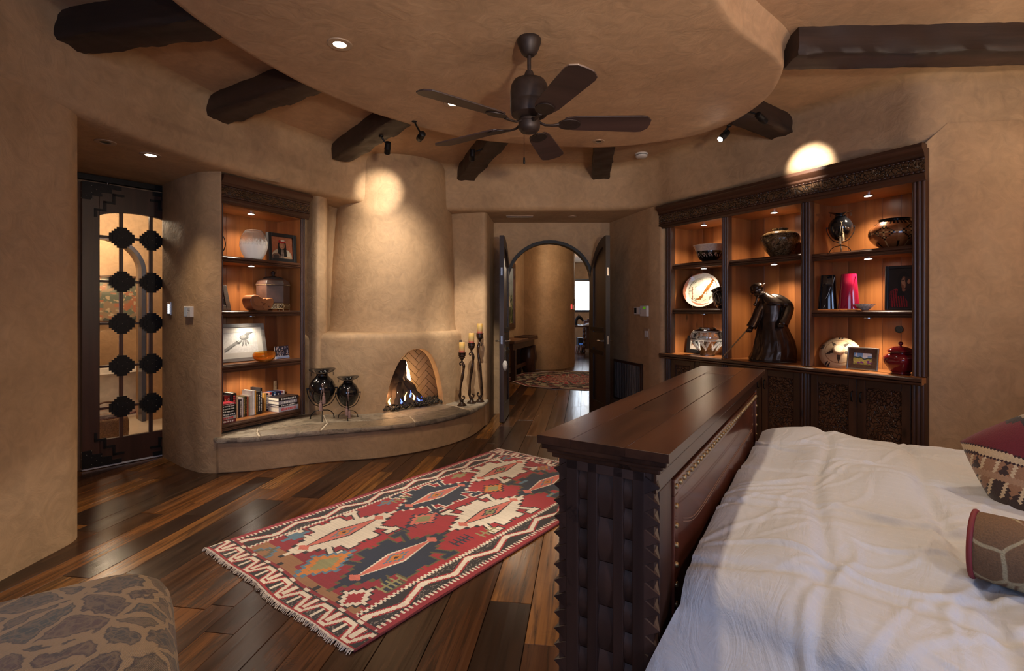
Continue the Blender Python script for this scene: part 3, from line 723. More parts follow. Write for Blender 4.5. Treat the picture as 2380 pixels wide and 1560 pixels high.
def framed(name, label, cat, loc, rz, w, h, border, depth, fmat, fn, tilt=8, mat=None, matw=0, nx=60, stand=True, group=None, bev=.004):
    t = thing(name, label, cat, loc, 0, group, rot=(-rad(tilt), 0, rz))
    for q in ((-w/2,-w/2+border,0,h),(w/2-border,w/2,0,h),(-w/2+border,w/2-border,0,border),(-w/2+border,w/2-border,h-border,h)):
        G().box(q[0],q[1],-depth/2,depth/2,q[2],q[3]).obj('frame_rail', fmat, t, bevel=bev)
    iw, ih = w-2*border, h-2*border
    if matw:
        for q in ((-iw/2,-iw/2+matw,border,border+ih),(iw/2-matw,iw/2,border,border+ih),(-iw/2+matw,iw/2-matw,border,border+matw),(-iw/2+matw,iw/2-matw,border+ih-matw,border+ih)):
            G().box(q[0],q[1],-depth*.15,-depth*.05,q[2],q[3]).obj('mat_board', mat, t)
    pw, ph = iw-2*matw, ih-2*matw
    picture('picture', fn, pw, ph, nx, int(nx*ph/pw), M['print'], t, (0, -.002, border+matw))
    G().box(-w/2+.004,w/2-.004,0,depth/2,.004,h-.004).obj('backing', M['blackplastic'], t)
    if stand: G().box(-.012,.012,depth/2,depth/2+.01,.002,h*.6).obj('easel_back', M['blackplastic'], t)
    return t

# ------------------------------------------------------------ left bookcase: top shelf
t = thing('scroll_ornament', 'black iron scroll stand holding a round amber disc on the left top shelf', 'ornament', onL(.05,.22,1.887), AL)
S = []
def spiral(cx, cz, r, a0, turns, n=16): return [(cx+r*(1-.75*k/n)*math.cos(a0+turns*2*PI*k/n), 0, cz+r*(1-.75*k/n)*math.sin(a0+turns*2*PI*k/n)) for k in range(n+1)]
for s in (-1, 1):
    side = [Vector((s*x, 0, z)) for x, z in ((.0,.245),(.035,.235),(.075,.19),(.092,.14),(.09,.10),(.072,.06),(.052,.035),(.052,.008),(.06,.004))]
    g = G().tube(catmull(side, 5), .0042, 8).tube([(s*p[0]+s*.0, p[1], p[2]) for p in spiral(.085, .014, .012, PI, .7)], .0035, 6)
    g.tube([(s*p[0], 0, p[2]) for p in spiral(.012, .262, .018, -PI/2, .8)], .0038, 6)
    g.obj('scroll', M['black'], t, smooth=60)
G().tube([(0,0,.245),(0,0,.19)], .004, 8).tube([(0,0,.08),(0,0,.004)], .004, 8).obj('spindle', M['black'], t, smooth=60)
ring = G().lathe([(.052,-.008),(.058,-.006),(.058,.006),(.052,.008),(.046,.006),(.044,0),(.046,-.006)], 32).xf(Matrix.Translation((0,0,.135)) @ Matrix.Rotation(PI/2, 4, 'X'))
ring.obj('ring', M['black'], t, smooth=60)
G().lathe([(.002,-.01),(.03,-.008),(.046,-.001),(.046,.001),(.002,.004)], 28).xf(Matrix.Translation((0,0,.135)) @ Matrix.Rotation(PI/2, 4, 'X')).obj('amber_disc', plain('amber_stone', (.35,.16,.04), .15, 0, .5, 30), t, smooth=50)
# frosted vase
def frostmat():
    m, nt, b = newmat('frosted_to_clear_glass'); tc = nt.nodes.new('ShaderNodeTexCoord'); sp = nt.nodes.new('ShaderNodeSeparateXYZ'); nt.links.new(tc.outputs['Object'], sp.inputs[0])
    f = noise(nt, coords(nt, (1,1,.5)), 60, 2); w = nt.nodes.new('ShaderNodeTexWave'); w.inputs['Scale'].default_value = 40; w.inputs['Distortion'].default_value = 6; w.inputs['Detail'].default_value = 3; nt.links.new(coords(nt, (1,1,.4)), w.inputs['Vector'])
    a = N(nt, 'ShaderNodeMath', operation='MULTIPLY_ADD'); a.inputs[1].default_value = .06; nt.links.new(w.outputs['Fac'], a.inputs[0]); nt.links.new(sp.outputs['Z'], a.inputs[2])
    r = ramp(nt, a.outputs[0], [(.15, (1,1,1)), (.22, (0,0,0))])
    b.inputs['Base Color'].default_value = (.93,.93,.92,1); b.inputs['IOR'].default_value = 1.18
    iv = N(nt, 'ShaderNodeMapRange'); iv.inputs[3].default_value = .97; iv.inputs[4].default_value = .25; nt.links.new(r, iv.inputs[0]); nt.links.new(iv.outputs[0], b.inputs['Transmission Weight'])
    iv2 = N(nt, 'ShaderNodeMapRange'); iv2.inputs[3].default_value = .02; iv2.inputs[4].default_value = .6; nt.links.new(r, iv2.inputs[0]); nt.links.new(iv2.outputs[0], b.inputs['Roughness'])
    return m
t = thing('glass_vase', 'egg-shaped glass vase, frosted white below and clear above', 'vase', onL(.385,.16,1.887))
o_ = [(.062,0),(.075,.012),(.104,.06),(.122,.12),(.122,.165),(.108,.22),(.082,.265),(.07,.278)]
G().lathe(o_+[(.066,.276),(.078,.262),(.104,.218),(.118,.165),(.118,.12),(.1,.062),(.071,.016),(.01,.01)], 40).obj('vase_body', frostmat(), t, smooth=60)
def f_portrait(X, Y):
    A = canvas(X, srgb(150,78,48), srgb(178,108,72), Y); A *= (.85+.3*smooth_noise(X.shape, 6, 1))[..., None]
    blob(A,X,Y,.5,.12,.46,.34, srgb(196,178,148)); blob(A,X,Y,.28,.2,.14,.22,srgb(186,168,138)); blob(A,X,Y,.74,.2,.14,.22,srgb(206,190,160))
    poly(A,X,Y,[(.3,.05),(.33,.72),(.5,.82),(.7,.72),(.74,.05)], srgb(22,16,14)); blob(A,X,Y,.52,.62,.13,.17,srgb(150,100,72)); blob(A,X,Y,.49,.62,.08,.16,srgb(176,122,88))
    blob(A,X,Y,.51,.8,.16,.09,srgb(170,26,26)); blob(A,X,Y,.55,.84,.1,.05,srgb(210,190,170))
    poly(A,X,Y,[(.46,.02),(.46,.42),(.58,.42),(.6,.02)], srgb(150,130,110))
    for k in range(6): blob(A,X,Y,.52,.08+.06*k,.05,.018,srgb(90,70,60))
    blob(A,X,Y,.24,.08,.2,.16,srgb(120,90,70)); blob(A,X,Y,.24,.08,.13,.1,srgb(60,50,45)); blob(A,X,Y,.78,.05,.2,.05,srgb(198,160,120))
    blob(A,X,Y,.46,.64,.016,.008,srgb(30,16,12)); blob(A,X,Y,.56,.64,.016,.008,srgb(30,16,12)); blob(A,X,Y,.51,.53,.035,.008,srgb(90,40,36)); blob(A,X,Y,.515,.59,.014,.03,srgb(196,140,104))
    return speck(A, .1, 2)
framed('framed_portrait', 'square black-framed portrait of a sitter with red headband on the left top shelf', 'picture', onL(.675,.13,1.888), AL+rad(-6), .30, .285, .035, .045, M['blackplastic'], f_portrait, 4, nx=110, stand=False)

# ------------------------------------------------------------ left bookcase: second shelf
def f_family(X, Y, seed=4, bg=(60,52,60)):
    A = canvas(X, srgb(*bg)); A *= (.6+.8*smooth_noise(X.shape, 5, seed))[..., None]
    r = random.Random(seed)
    for k in range(5):
        x = .12+.19*k; y = .5+r.uniform(-.08,.12); c = r.choice([(150,30,40),(40,46,80),(30,30,36),(170,60,60),(200,190,180)])
        blob(A,X,Y,x,y-.36,.13,.3,srgb(*c)); blob(A,X,Y,x,y,.065,.1,srgb(206,158,130)); blob(A,X,Y,x,y+.06,.068,.06,srgb(*r.choice([(50,34,26),(120,90,50),(28,20,18)])))
    return speck(A, .15, seed)
M['leather_frame'] = plain('tooled_brown_leather', (.07,.035,.02), .5, 0, .4, 40, .3)
framed('framed_photo', 'brown leather photo frame leaning at the left end of the second shelf', 'picture frame', onL(.055,.13,1.402), AL+rad(10), .19, .235, .05, .015, M['leather_frame'], f_family, 14, nx=60)
# band-sawn box
t = thing('wooden_box', 'kidney-shaped carved wooden puzzle box on the second left shelf', 'box', onL(.42,.14,1.402), AL+rad(8))
sh = [Vector(p) for p in ((-.125,.05),(-.135,.10),(-.11,.14),(-.06,.146),(-.01,.125),(.03,.108),(.08,.118),(.12,.122),(.138,.10),(.132,.06),(.10,.022),(.06,.0),(.0,.0),(-.05,.0),(-.095,.012))]
sp = catmull(sh, 5, True); M['cherry'] = wood('cherry_wood', (.2,.07,.03), (.42,.17,.07), .35, 'x', 9, bmp=.05)
G().vprism([tuple(p) for p in sp], -.05, .06).obj('body', M['cherry'], t, smooth=40, bevel=.006)
for k, (sc, dx, dz, nm) in enumerate(((.55,-.03,.045,'drawer'), (.42,.055,.012,'drawer'))):
    d = G().vprism([(p.x*sc+dx, p.y*sc*1.05+dz) for p in sp], -.054, -.04).obj(nm, M['cherry'], t, smooth=40, bevel=.002)
    G().ell((dx+.02,-.058,dz+.045*sc+.01),.012,.008,.006,10,6).obj('knob', M['cherry'], d, smooth=60)
# leather urn box
t = thing('lidded_box', 'tall six-sided leather lidded box with studs on the second left shelf', 'box', onL(.652,.235,1.402), AL+rad(-30))
M['leather_dark'] = plain('dark_leather', (.05,.022,.014), .5, 0, .35, 12, .15)
def hexring(r, z, n=6, rot=0): return [(r*math.cos(2*PI*k/n+rot), r*math.sin(2*PI*k/n+rot), z) for k in range(n)]
G().loft([hexring(.152,.07), hexring(.155,.08), hexring(.155,.25), hexring(.15,.252)]).obj('body', M['leather_dark'], t, bevel=.004)
G().loft([hexring(.158,.252), hexring(.16,.258), hexring(.156,.275), hexring(.142,.298), hexring(.11,.315), hexring(.09,.32)]).obj('lid', M['leather_dark'], t, smooth=30, bevel=.004)
G().lathe([(.092,.318),(.094,.326),(.07,.338),(.03,.344),(.014,.35),(.012,.36),(.02,.37),(.022,.382),(.012,.396),(.002,.4)], 24).obj('finial', M['bronze_paint'], t, smooth=50)
M['brass'] = plain('antique_brass', (.35,.24,.12), .35, .9, .2, 30)
g = G()
hx = hexring(.1585, .254)
for k in range(6):
    a, b = Vector(hx[k]), Vector(hx[(k+1) % 6])
    for j in range(14): p = a.lerp(b, (j+.5)/14); g.ell(tuple(p), .0035, .0035, .0035, 6, 4)
g.obj('studs', M['brass'], t, smooth=60)
def filigree(par, r, z0, z1, mat, n=6):
    hx0 = hexring(r, 0)
    for k in range(n):
        a, b = Vector(hx0[k]), Vector(hx0[(k+1) % n]); g = G()
        for u in np.linspace(.08,.92,6):
            p = a.lerp(b, u); d = (b-a).normalized(); zc = (z0+z1)/2; R = (z1-z0)*.42
            g.tube([p+d*R*math.cos(q*PI/6)+Vector((0,0,zc+R*math.sin(q*PI/6))) for q in range(13)], .0035, 5)
        g.tube([a+Vector((0,0,z1)), b+Vector((0,0,z1))], .005, 6).tube([a+Vector((0,0,z0)), b+Vector((0,0,z0))], .005, 6)
        g.tube([a+Vector((0,0,z1)), a+Vector((0,0,0))], .007, 6); g.obj('fretwork_panel', mat, par, smooth=60)
filigree(t, .15, .018, .068, M['brass'])

# ------------------------------------------------------------ left bookcase: third shelf
def f_hands(X, Y):
    A = canvas(X, srgb(225,224,220), srgb(198,198,196), Y); A *= (1-.18*((X-.5)**2+(Y-.45)**2))[..., None]
    dk, md, lt = srgb(60,60,60), srgb(110,110,110), srgb(150,150,148)
    poly(A,X,Y,[(.70,.98),(.92,1.0),(.72,.80),(.72,.66),(.60,.62),(.52,.74)], md)
    blob(A,X,Y,.62,.74,.14,.13,md,.5); blob(A,X,Y,.60,.78,.10,.07,lt,.6)
    for (x, y, r, l) in ((.50,.54,1.1,.15),(.57,.47,1.35,.17),(.645,.46,1.6,.15),(.71,.50,1.8,.12)):
        blob(A,X,Y,x,y,l,.028,md,r); blob(A,X,Y,x-.008,y,l*.9,.012,lt,r)
    poly(A,X,Y,[(0,.02),(0,.2),(.30,.50),(.36,.40),(.1,.1)], lt); poly(A,X,Y,[(0,.02),(0,.08),(.33,.42),(.36,.38)], md)
    blob(A,X,Y,.37,.47,.075,.075,lt); 
    for (x, y, r) in ((.42,.56,.9),(.44,.51,.5),(.44,.46,.2),(.38,.55,1.2)): blob(A,X,Y,x,y,.06,.014,dk if r < .6 else md,r)
    return speck(A, .04, 1)
M['pewter'] = wood('pewter_frame', (.12,.11,.10), (.3,.28,.26), .35, 'x', 40, bmp=.3)
M['matboard'] = plain('grey_mat_board', (.5,.48,.43), .7, var=.04)
framed('framed_photograph', 'large pewter-framed black and white photograph of two hands on the third left shelf', 'picture', onL(.335,.25,.917), AL+rad(-4), .50, .365, .035, .03, M['pewter'], f_hands, 12, M['matboard'], .05, nx=100)
def amber():
    m, nt, b = newmat('amber_glass'); b.inputs['Base Color'].default_value = (.95,.42,.06,1); b.inputs['Transmission Weight'].default_value = .9; b.inputs['Roughness'].default_value = .03; b.inputs['IOR'].default_value = 1.35
    nt.links.new(ramp(nt, noise(nt, coords(nt), 5), [(.3,(.9,.34,.03)),(.7,(1,.62,.15))]), b.inputs['Base Color']); return m
t = thing('glass_bowl', 'amber glass bowl in front of the hands photograph', 'bowl', onL(.44,.085,.917), AL)
G().lathe([(.045,0),(.07,.008),(.092,.03),(.1,.055),(.098,.075),(.09,.088),(.086,.086),(.092,.074),(.094,.055),(.085,.032),(.06,.014),(.006,.01)], 36, wob=lambda a, r, z: (r*(1+.03*math.cos(2*a)), .004*math.cos(a) if z > .05 else 0)).obj('bowl_body', amber(), t, smooth=60)
def f_crowd(X, Y):
    A = canvas(X, srgb(40,42,60)); r = random.Random(8)
    for k in range(34):
        x, y = r.random(), r.random()*.9; c = r.choice([(20,22,34),(150,150,165),(90,90,110),(190,180,180),(60,60,84)])
        blob(A,X,Y,x,y,.05,.09,srgb(*c)); blob(A,X,Y,x,y+.1,.03,.05,srgb(190,160,150))
    return speck(A, .2, 5)
t = thing('photo_stand', 'small group photograph in a clear stand at the right of the third left shelf', 'picture frame', onL(.705,.17,.917), 0, rot=(-rad(6), 0, AL+rad(6)))
picture('picture', f_crowd, .175, .10, 60, 34, M['print'], t, (0,-.004,.026)); G().box(-.0875,.0875,-.003,.0,.0,.126).obj('backing', M['white'], t)
G().box(-.08,.08,-.02,.02,0,.022).obj('base', plain('bluish_acrylic', (.25,.32,.5), .1), t, bevel=.003)

# ------------------------------------------------------------ books on the bottom shelf
M['pages'] = plain('book_pages', (.72,.66,.54), .8, 0, .08, 90, .1)
def bookmat(c): return plain('book_cover', tuple(c), .4, 0, .12, 20)
ink_w, ink_r, ink_y = plain('white_ink', (.75,.72,.66), .5), plain('red_ink', (.6,.05,.05), .5), plain('gold_ink', (.5,.34,.1), .5)
def book(label, loc, rz, th, h, d, c, lay=False, lean=0, marks=None, word=None, group='books on the lower left shelf'):
    """upright: spine faces local -y, thickness along x; lay: spine along x facing -y"""
    t = thing('book', label, 'book', loc, 0, group, rot=(0, lean, rz)); m = bookmat(c); cv = .003
    if lay: T = Matrix(((0,0,1,0),(0,1,0,0),(1,0,0,0),(0,0,0,1)))   # x<->z
    else: T = Matrix.Identity(4)
    def mk(g, nm, mt, par, bv=0):
        g.xf(T)
        if lay: g.f = [f[::-1] for f in g.f]
        return g.obj(nm, mt, par, bevel=bv)
    cvr = mk(G().box(-th/2,-th/2+cv,0,d,0,h).box(th/2-cv,th/2,0,d,0,h).box(-th/2,th/2,0,cv,0,h), 'cover', m, t)
    mk(G().box(-th/2+cv,th/2-cv,cv,d-.004,.004,h-.004), 'pages', M['pages'], t)
    if marks:
        mt, n = marks; r = random.Random(int(th*1e4+h*1e3)); z = h*.12; g = G()
        while z < h*.86:
            l = r.uniform(.006,.02); g.box(-th*.28,th*.28*r.uniform(.5,1),-.0012,.0005,z,z+l*.6); z += l
        mk(g, 'spine_lettering', mt, cvr)
    if word:
        mt, s, ch = word; text(s, ch, mt, cvr, (0,-.001,h*.5), (PI/2, PI/2, 0), 'spine_lettering')
    return t
BZ = .397; x = .03
# a flat stack at the left end
zz = BZ
for lab, c, th in (('dark red book at the bottom of the left stack', (.2,.03,.03), .028), ('grey book second from the bottom of the left stack', (.4,.37,.36), .032), ('navy book third from the bottom of the left stack', (.01,.012,.03), .026), ('black book fourth from the bottom of the left stack', (.01,.01,.01), .024), ('black-green book near the top of the left stack', (.012,.02,.014), .022), ('black book second from the top of the left stack', (.015,.013,.012), .022), ('red and white patterned book on top of the left stack', (.5,.03,.05), .014)):
    book(lab, onL(.0+.005,.085,zz+th/2), AL, th, .15, .2, c, lay=True, marks=(ink_w if 'grey' not in lab else ink_r, 1)); zz += th+.001
UP = [(.036,.222,(.55,.45,.36),None,'pale tan book behind the left stack'),(.03,.215,(.012,.012,.013),(ink_w,1),'black book with white marks behind the left stack'),(.046,.226,(.01,.01,.01),(ink_w,1),'thick black book with white lettering beside the red books'),
 (.028,.225,(.22,.02,.02),(ink_y,1),'slim red book left of the white-lettered red book'),(.036,.222,(.16,.012,.016),None,'dark red book with large white spine title'),(.024,.226,(.02,.015,.03),None,'dark purple book right of the white-titled red book'),(.046,.238,(.012,.008,.008),(ink_r,1),'tall black book with red spine lettering'),
 (.02,.2,(.6,.42,.27),None,'tan paperback right of the red-lettered black book'),(.018,.17,(.012,.014,.03),None,'short black paperback in the middle of the row'),(.018,.172,(.1,.09,.085),(ink_w,1),'short charcoal paperback in the middle of the row'),(.018,.185,(.6,.56,.58),None,'white paperback in the middle of the row'),
 (.02,.192,(.09,.085,.03),(ink_y,1),'olive book in the middle of the row'),(.018,.19,(.02,.018,.015),(ink_y,1),'black book with gold marks in the middle of the row'),(.02,.185,(.42,.1,.05),None,'rust-orange paperback in the middle of the row'),(.016,.178,(.5,.5,.36),None,'pale green paperback in the middle of the row'),(.024,.19,(.75,.7,.62),None,'cream book left of the tall white book'),(.03,.235,(.86,.84,.8),None,'tall white book right of centre'),(.018,.228,(.62,.3,.05),None,'orange-spined book beside the tall white book'),
 (.022,.215,(.03,.02,.02),(ink_y,1),'dark brown book right of the orange spine'),(.026,.217,(.02,.018,.018),(ink_w,1),'black book right of the orange spine'),(.022,.25,(.015,.015,.018),(ink_w,1),'tallest black book by the right stack')]
x = .018
for th, h, c, mk_, lab in UP:
    lean = 0
    th *= .86
    word = (ink_w, 'CODE TO ZERO', .024) if 'large white' in lab else None
    book(lab, onL(x+th/2,.20,BZ), AL, th, h, .15, c, marks=mk_, word=word, lean=lean); x += th+.0012
print('books end', x)
# paperbacks at the back right
xb = .575
for k, (c, lab) in enumerate((((.5,.26,.06),'orange paperback in the back row'),((.03,.015,.02),'black paperback in the back row beside the orange one'),((.6,.4,.3),'beige paperback in the back row'),((.25,.02,.02),'red paperback in the back row'),((.012,.02,.06),'navy paperback in the back row beside the red one'),((.1,.2,.4),'sky-blue paperback in the back row'),((.01,.012,.04),'navy paperback right of the sky-blue one'),((.02,.02,.025),'black paperback right of the navy ones'),((.015,.02,.12),'royal-blue paperback in the back row'),((.25,.06,.08),'maroon paperback in the back row'),((.7,.68,.62),'white paperback at the end of the back row'))):
    th = .0205; book(lab, onL(xb+th/2,.265,BZ), AL, th, .176, .12, c, marks=(ink_w, 1) if k % 2 else None); xb += th+.001
zz = BZ
for lab, c, th, w in (('white thick book at the bottom of the right stack', (.5,.46,.5), .05, .225), ('black book second from the bottom of the right stack', (.015,.012,.014), .02, .215), ('grey book third from the bottom of the right stack', (.3,.27,.31), .035, .21), ('black book with red and cream cover on top of the right stack', (.025,.018,.018), .034, .225)):
    book(lab, onL(.60,.085,zz+th/2), AL+rad(-2), th, w, .165, c, lay=True, marks=(ink_r if 'bottom of' in lab and 'white' in lab else ink_w, 1)); zz += th+.001
t = thing('bookend', 'thin tan carved upright strip in the back corner of the book shelf', 'bookend', onL(.80,.40,BZ), AL)
G().box(-.015,.015,-.008,.008,0,.27).obj('strip', plain('tan_carving', (.42,.3,.16), .6, 0, .4, 60, .4), t, bevel=.003)

# ------------------------------------------------------------ black pots on iron stands
M['blackpot'] = plain('polished_black_clay', (.006,.006,.007), .12, 0, .2, 10, coat=.4)
M['tassel'] = plain('mauve_cord', (.28,.17,.15), .8, 0, .25, 120, .4); M['tassel_gold'] = plain('gold_cord', (.42,.3,.16), .8, 0, .25, 120, .4)
def pot_stand(label, loc, rz, s, tm, tl=(.20,.27)):
    t = thing('black_pot', label, 'vase', loc, rz, 'black pots on iron stands')
    pr = [(.02,.150),(.05,.160),(.085,.195),(.115,.25),(.128,.30),(.124,.345),(.1,.395),(.066,.428),(.054,.445),(.058,.462),(.085,.478),(.112,.487),(.118,.494),(.110,.498),(.08,.490),(.05,.47),(.045,.44)]
    pr = [(r*s, z*s) for r, z in pr]
    def wob(a, r, z):
        if z < .452*s: return r, 0
        k = (z-.452*s)/(.05*s); return r*(1+.10*k*math.cos(2*a+.6)), .018*s*k*math.sin(a*1+.2)+.012*s*k*math.cos(2*a)
    G().lathe(pr, 44, wob=wob).obj('pot', M['blackpot'], t, smooth=60)
    st = G()
    for sg in (-1, 1): st.tube(catmull([(sg*.142*s,0,.315*s),(sg*.138*s,0,.27*s),(sg*.115*s,0,.21*s),(sg*.075*s,0,.155*s),(0,0,.125*s)], 5), .0042*s, 8).box(min(sg*.118*s,sg*.148*s),max(sg*.118*s,sg*.148*s),-.010*s,.010*s,.308*s,.320*s)
    st.tube([(0,0,.15*s),(0,0,.085*s)], .008*s, 8).obj('cradle', M['black'], t, smooth=50)
    for k in range(3):
        a = rad(-90+120*k); c_, s_ = math.cos(a), math.sin(a)
        G().tube(catmull([(0,0,.10*s),(c_*.02*s,s_*.02*s,.092*s),(c_*.075*s,s_*.075*s,.082*s),(c_*.118*s,s_*.118*s,.045*s),(c_*.13*s,s_*.13*s,.004*s)], 5), .0045*s, 8).lathe([(.0085*s,0),(.0085*s,.004*s),(.002*s,.006*s)], 10, (c_*.131*s, s_*.131*s, 0)).obj('leg', M['black'], t, smooth=50)
    cd = G().tube([(.064*s*math.cos(q*PI/10), .064*s*math.sin(q*PI/10), (.425-.0*math.sin(q))*s-.014*s*(1-math.sin(q*PI/10))*.6) for q in range(21)], .0028*s, 6)
    yk = -.112*s
    cd.tube([(-.055*s,-.03*s,.42*s),(-.02*s,-.095*s,.385*s),(.004*s,yk-.01*s,.352*s)], .0028*s, 6).tube([(.055*s,-.03*s,.42*s),(.025*s,-.095*s,.385*s),(.004*s,yk-.01*s,.352*s)], .0028*s, 6).ell((.004*s,yk-.012*s,.35*s),.006*s,.006*s,.008*s,8,6)
    ends = ((-.012*s, tl[0]*s), (.016*s, tl[1]*s))
    for ex, ez in ends: cd.tube([(.004*s,yk-.012*s,.35*s),(ex,-.140*s,ez+.05*s),(ex,-.142*s,ez+.01*s)], .0024*s, 6)
    cd.obj('cord', tm, t, smooth=60)
    for ex, ez in ends:
        G().lathe([(.002*s,.014*s),(.010*s,.01*s),(.011*s,.002*s),(.008*s,-.006*s),(.012*s,-.012*s),(.0155*s,-.05*s),(.017*s,-.086*s),(.004*s,-.088*s)], 14, (ex,-.144*s,ez)).obj('tassel', tm, t, smooth=50)
    for sg in (-1, 1): G().tube([(sg*.10*s,-.01*s,.484*s),(sg*.104*s,-.012*s,.465*s),(sg*.103*s,-.012*s,.44*s)], .003*s, 6).obj('drip_ring', M['black'], t, smooth=60)
    return t
pot_stand('larger black pot with tassels on the hearth beside the bookcase', (-1.90,5.04,HZ+.001), rad(20), 1.0, M['tassel'])
pot_stand('smaller black pot with tassels on the hearth nearer the fire', (-1.655,5.08,HZ+.001), rad(17), .84, M['tassel'], (.155,.125))
pot_stand('black pot with gold tassels on the right bookcase top shelf', onR(1.79,.17,1.884), rad(-30), .70, M['tassel_gold'], (.18,.215))

# ------------------------------------------------------------ candlesticks and candles on the hearth
M['stick'] = plain('dark_bronze_glaze', (.035,.018,.010), .18, .3, .6, 25, .2)
def candlemat():
    m, nt, b = newmat('layered_candle_wax'); tc = nt.nodes.new('ShaderNodeTexCoord'); sp_ = nt.nodes.new('ShaderNodeSeparateXYZ'); nt.links.new(tc.outputs['Object'], sp_.inputs[0])
    nz = noise(nt, coords(nt), 30, 2); a = N(nt, 'ShaderNodeMath', operation='MULTIPLY_ADD'); a.inputs[1].default_value = .02; nt.links.new(nz, a.inputs[0]); nt.links.new(sp_.outputs['Z'], a.inputs[2])
    mr = N(nt, 'ShaderNodeMapRange'); mr.inputs[1].default_value = 0; mr.inputs[2].default_value = .13; nt.links.new(a.outputs[0], mr.inputs[0])
    nt.links.new(ramp(nt, mr.outputs[0], [(.12,(.45,.1,.08)),(.32,(.42,.24,.09)),(.55,(.42,.29,.1)),(.8,(.6,.36,.1))]), b.inputs['Base Color'])
    b.inputs['Roughness'].default_value = .4; b.inputs['Subsurface Weight'].default_value = .25; b.inputs['Subsurface Radius'].default_value = (.01,.005,.002); return m
M['candle'] = candlemat()
for lab, (cx, cy), zc, ct, sg in (('front shortest', (-.575,5.78), .92, 1.035, 1), ('middle', (-.478,5.93), 1.02, 1.135, 1), ('tallest rear', (-.385,6.015), 1.13, 1.245, -1)):
    t = thing('candlestick', '%s bronze candlestick with a curving stem on the right end of the hearth' % lab, 'candlestick', (cx, cy, HZ+.001), rad(-5), 'bronze candlesticks'); h = zc-HZ
    G().lathe([(.054,0),(.056,.006),(.05,.012),(.04,.018),(.036,.026),(.022,.034),(.018,.044),(.022,.052),(.014,.06),(.004,.062)], 28).obj('base', M['stick'], t, smooth=45)
    zt = h-.12
    st = catmull([(0,0,.055),(-.018*sg,0,.08),(-.024*sg,0,.13),(-.012*sg,0,zt*.5),(.014*sg,0,zt*.78),(.02*sg,0,zt*.92),(.006*sg,0,zt+.008),(-.004*sg,0,zt)], 5)
    g = G().tube(st, [.016+.003*math.sin(k*.8) for k in range(len(st))], 10)
    g.tube(catmull([(0,0,.06),(.02*sg,0,.07),(.03*sg,0,.095),(.018*sg,0,.11),(.01*sg,0,.098)], 4), .008, 8)
    g.tube(catmull([(.006*sg,0,zt+.004),(-.016*sg,0,zt+.006),(-.026*sg,0,zt-.012),(-.016*sg,0,zt-.026),(-.008*sg,0,zt-.016)], 4), .007, 8)
    g.obj('stem', M['stick'], t, smooth=60)
    G().lathe([(.006,zt),(.014,zt+.008),(.009,zt+.02),(.011,zt+.032),(.024,zt+.05),(.04,zt+.066),(.034,zt+.071),(.034,zt+.076),(.042,zt+.082),(.042,zt+.112),(.046,zt+.115),(.046,zt+.12),(.04,zt+.121),(.004,zt+.121)], 28).obj('cup', M['stick'], t, smooth=40)
    c = thing('candle', 'yellow and red pillar candle on the %s candlestick' % lab, 'candle', (cx, cy, zc+.003), 0, 'pillar candles')
    G().lathe([(.033,0),(.034,.004),(.034,ct-zc-.004),(.031,ct-zc),(.012,ct-zc-.003),(.002,ct-zc-.004)], 24).obj('wax', M['candle'], c, smooth=40)
    G().tube([(0,0,ct-zc-.006),(0,0,ct-zc+.006)], .0012, 5).obj('wick', M['black'], c)

# ------------------------------------------------------------ things on the tall bookcase
def lathe_painted(name, prof, seg, fn, mat, par, smooth=60, wob=None):
    """painted by fn(angle 0..1, height 0..1 along the profile) -> colour"""
    g = G().lathe(prof, seg, wob=wob); me = g.mesh(name, mat, smooth)
    n = len(prof); c = np.zeros((len(me.polygons), 3)); i = 0
    zs = [p[1] for p in prof]; z0, z1 = min(zs), max(zs)
    for k in range(n-1):
        for j in range(seg): c[i] = fn((j+.5)/seg, ((zs[k]+zs[k+1])/2-z0)/(z1-z0), k); i += 1
    c[i:] = fn(0, 0, 0)
    paint(me, c); return link(name, me, par)
def refine(prof, n=4):
    P = catmull([(r, z) for r, z in prof], n); return [(max(.001, p.x), p.y) for p in P]
M['pottery'] = vcol('painted_pottery', .18, 0, 60, coat=.5)
M['pottery_matte'] = vcol('matte_pottery', .5, 0, 60)
# cream and black bowl
t = thing('bowl', 'cream-rimmed bowl with black scroll band on the left bay top shelf', 'bowl', onR(.45,.19,1.922), ARr)
pr = refine([(.055,0),(.06,.008),(.10,.035),(.128,.075),(.136,.105),(.138,.118),(.15,.15),(.165,.178),(.16,.178),(.145,.15),(.13,.11),(.09,.05),(.03,.03)], 4)
def f_bowl(a, h, k):
    if h > .63: return srgb(206,184,166)
    if h < .12: return srgb(18,14,12)
    u = (a*13) % 1; v = (h-.12)/.5
    d = math.hypot(u-.5-.22*math.sin(v*5+1), (v-.5)*1.1)
    return srgb(196,168,150) if (.16 < d < .30 and math.sin(math.atan2(v-.5, u-.5)*2+v*4) > -.25) else srgb(16,13,12)
lathe_painted('bowl_body', pr, 140, f_bowl, M['pottery'], t)
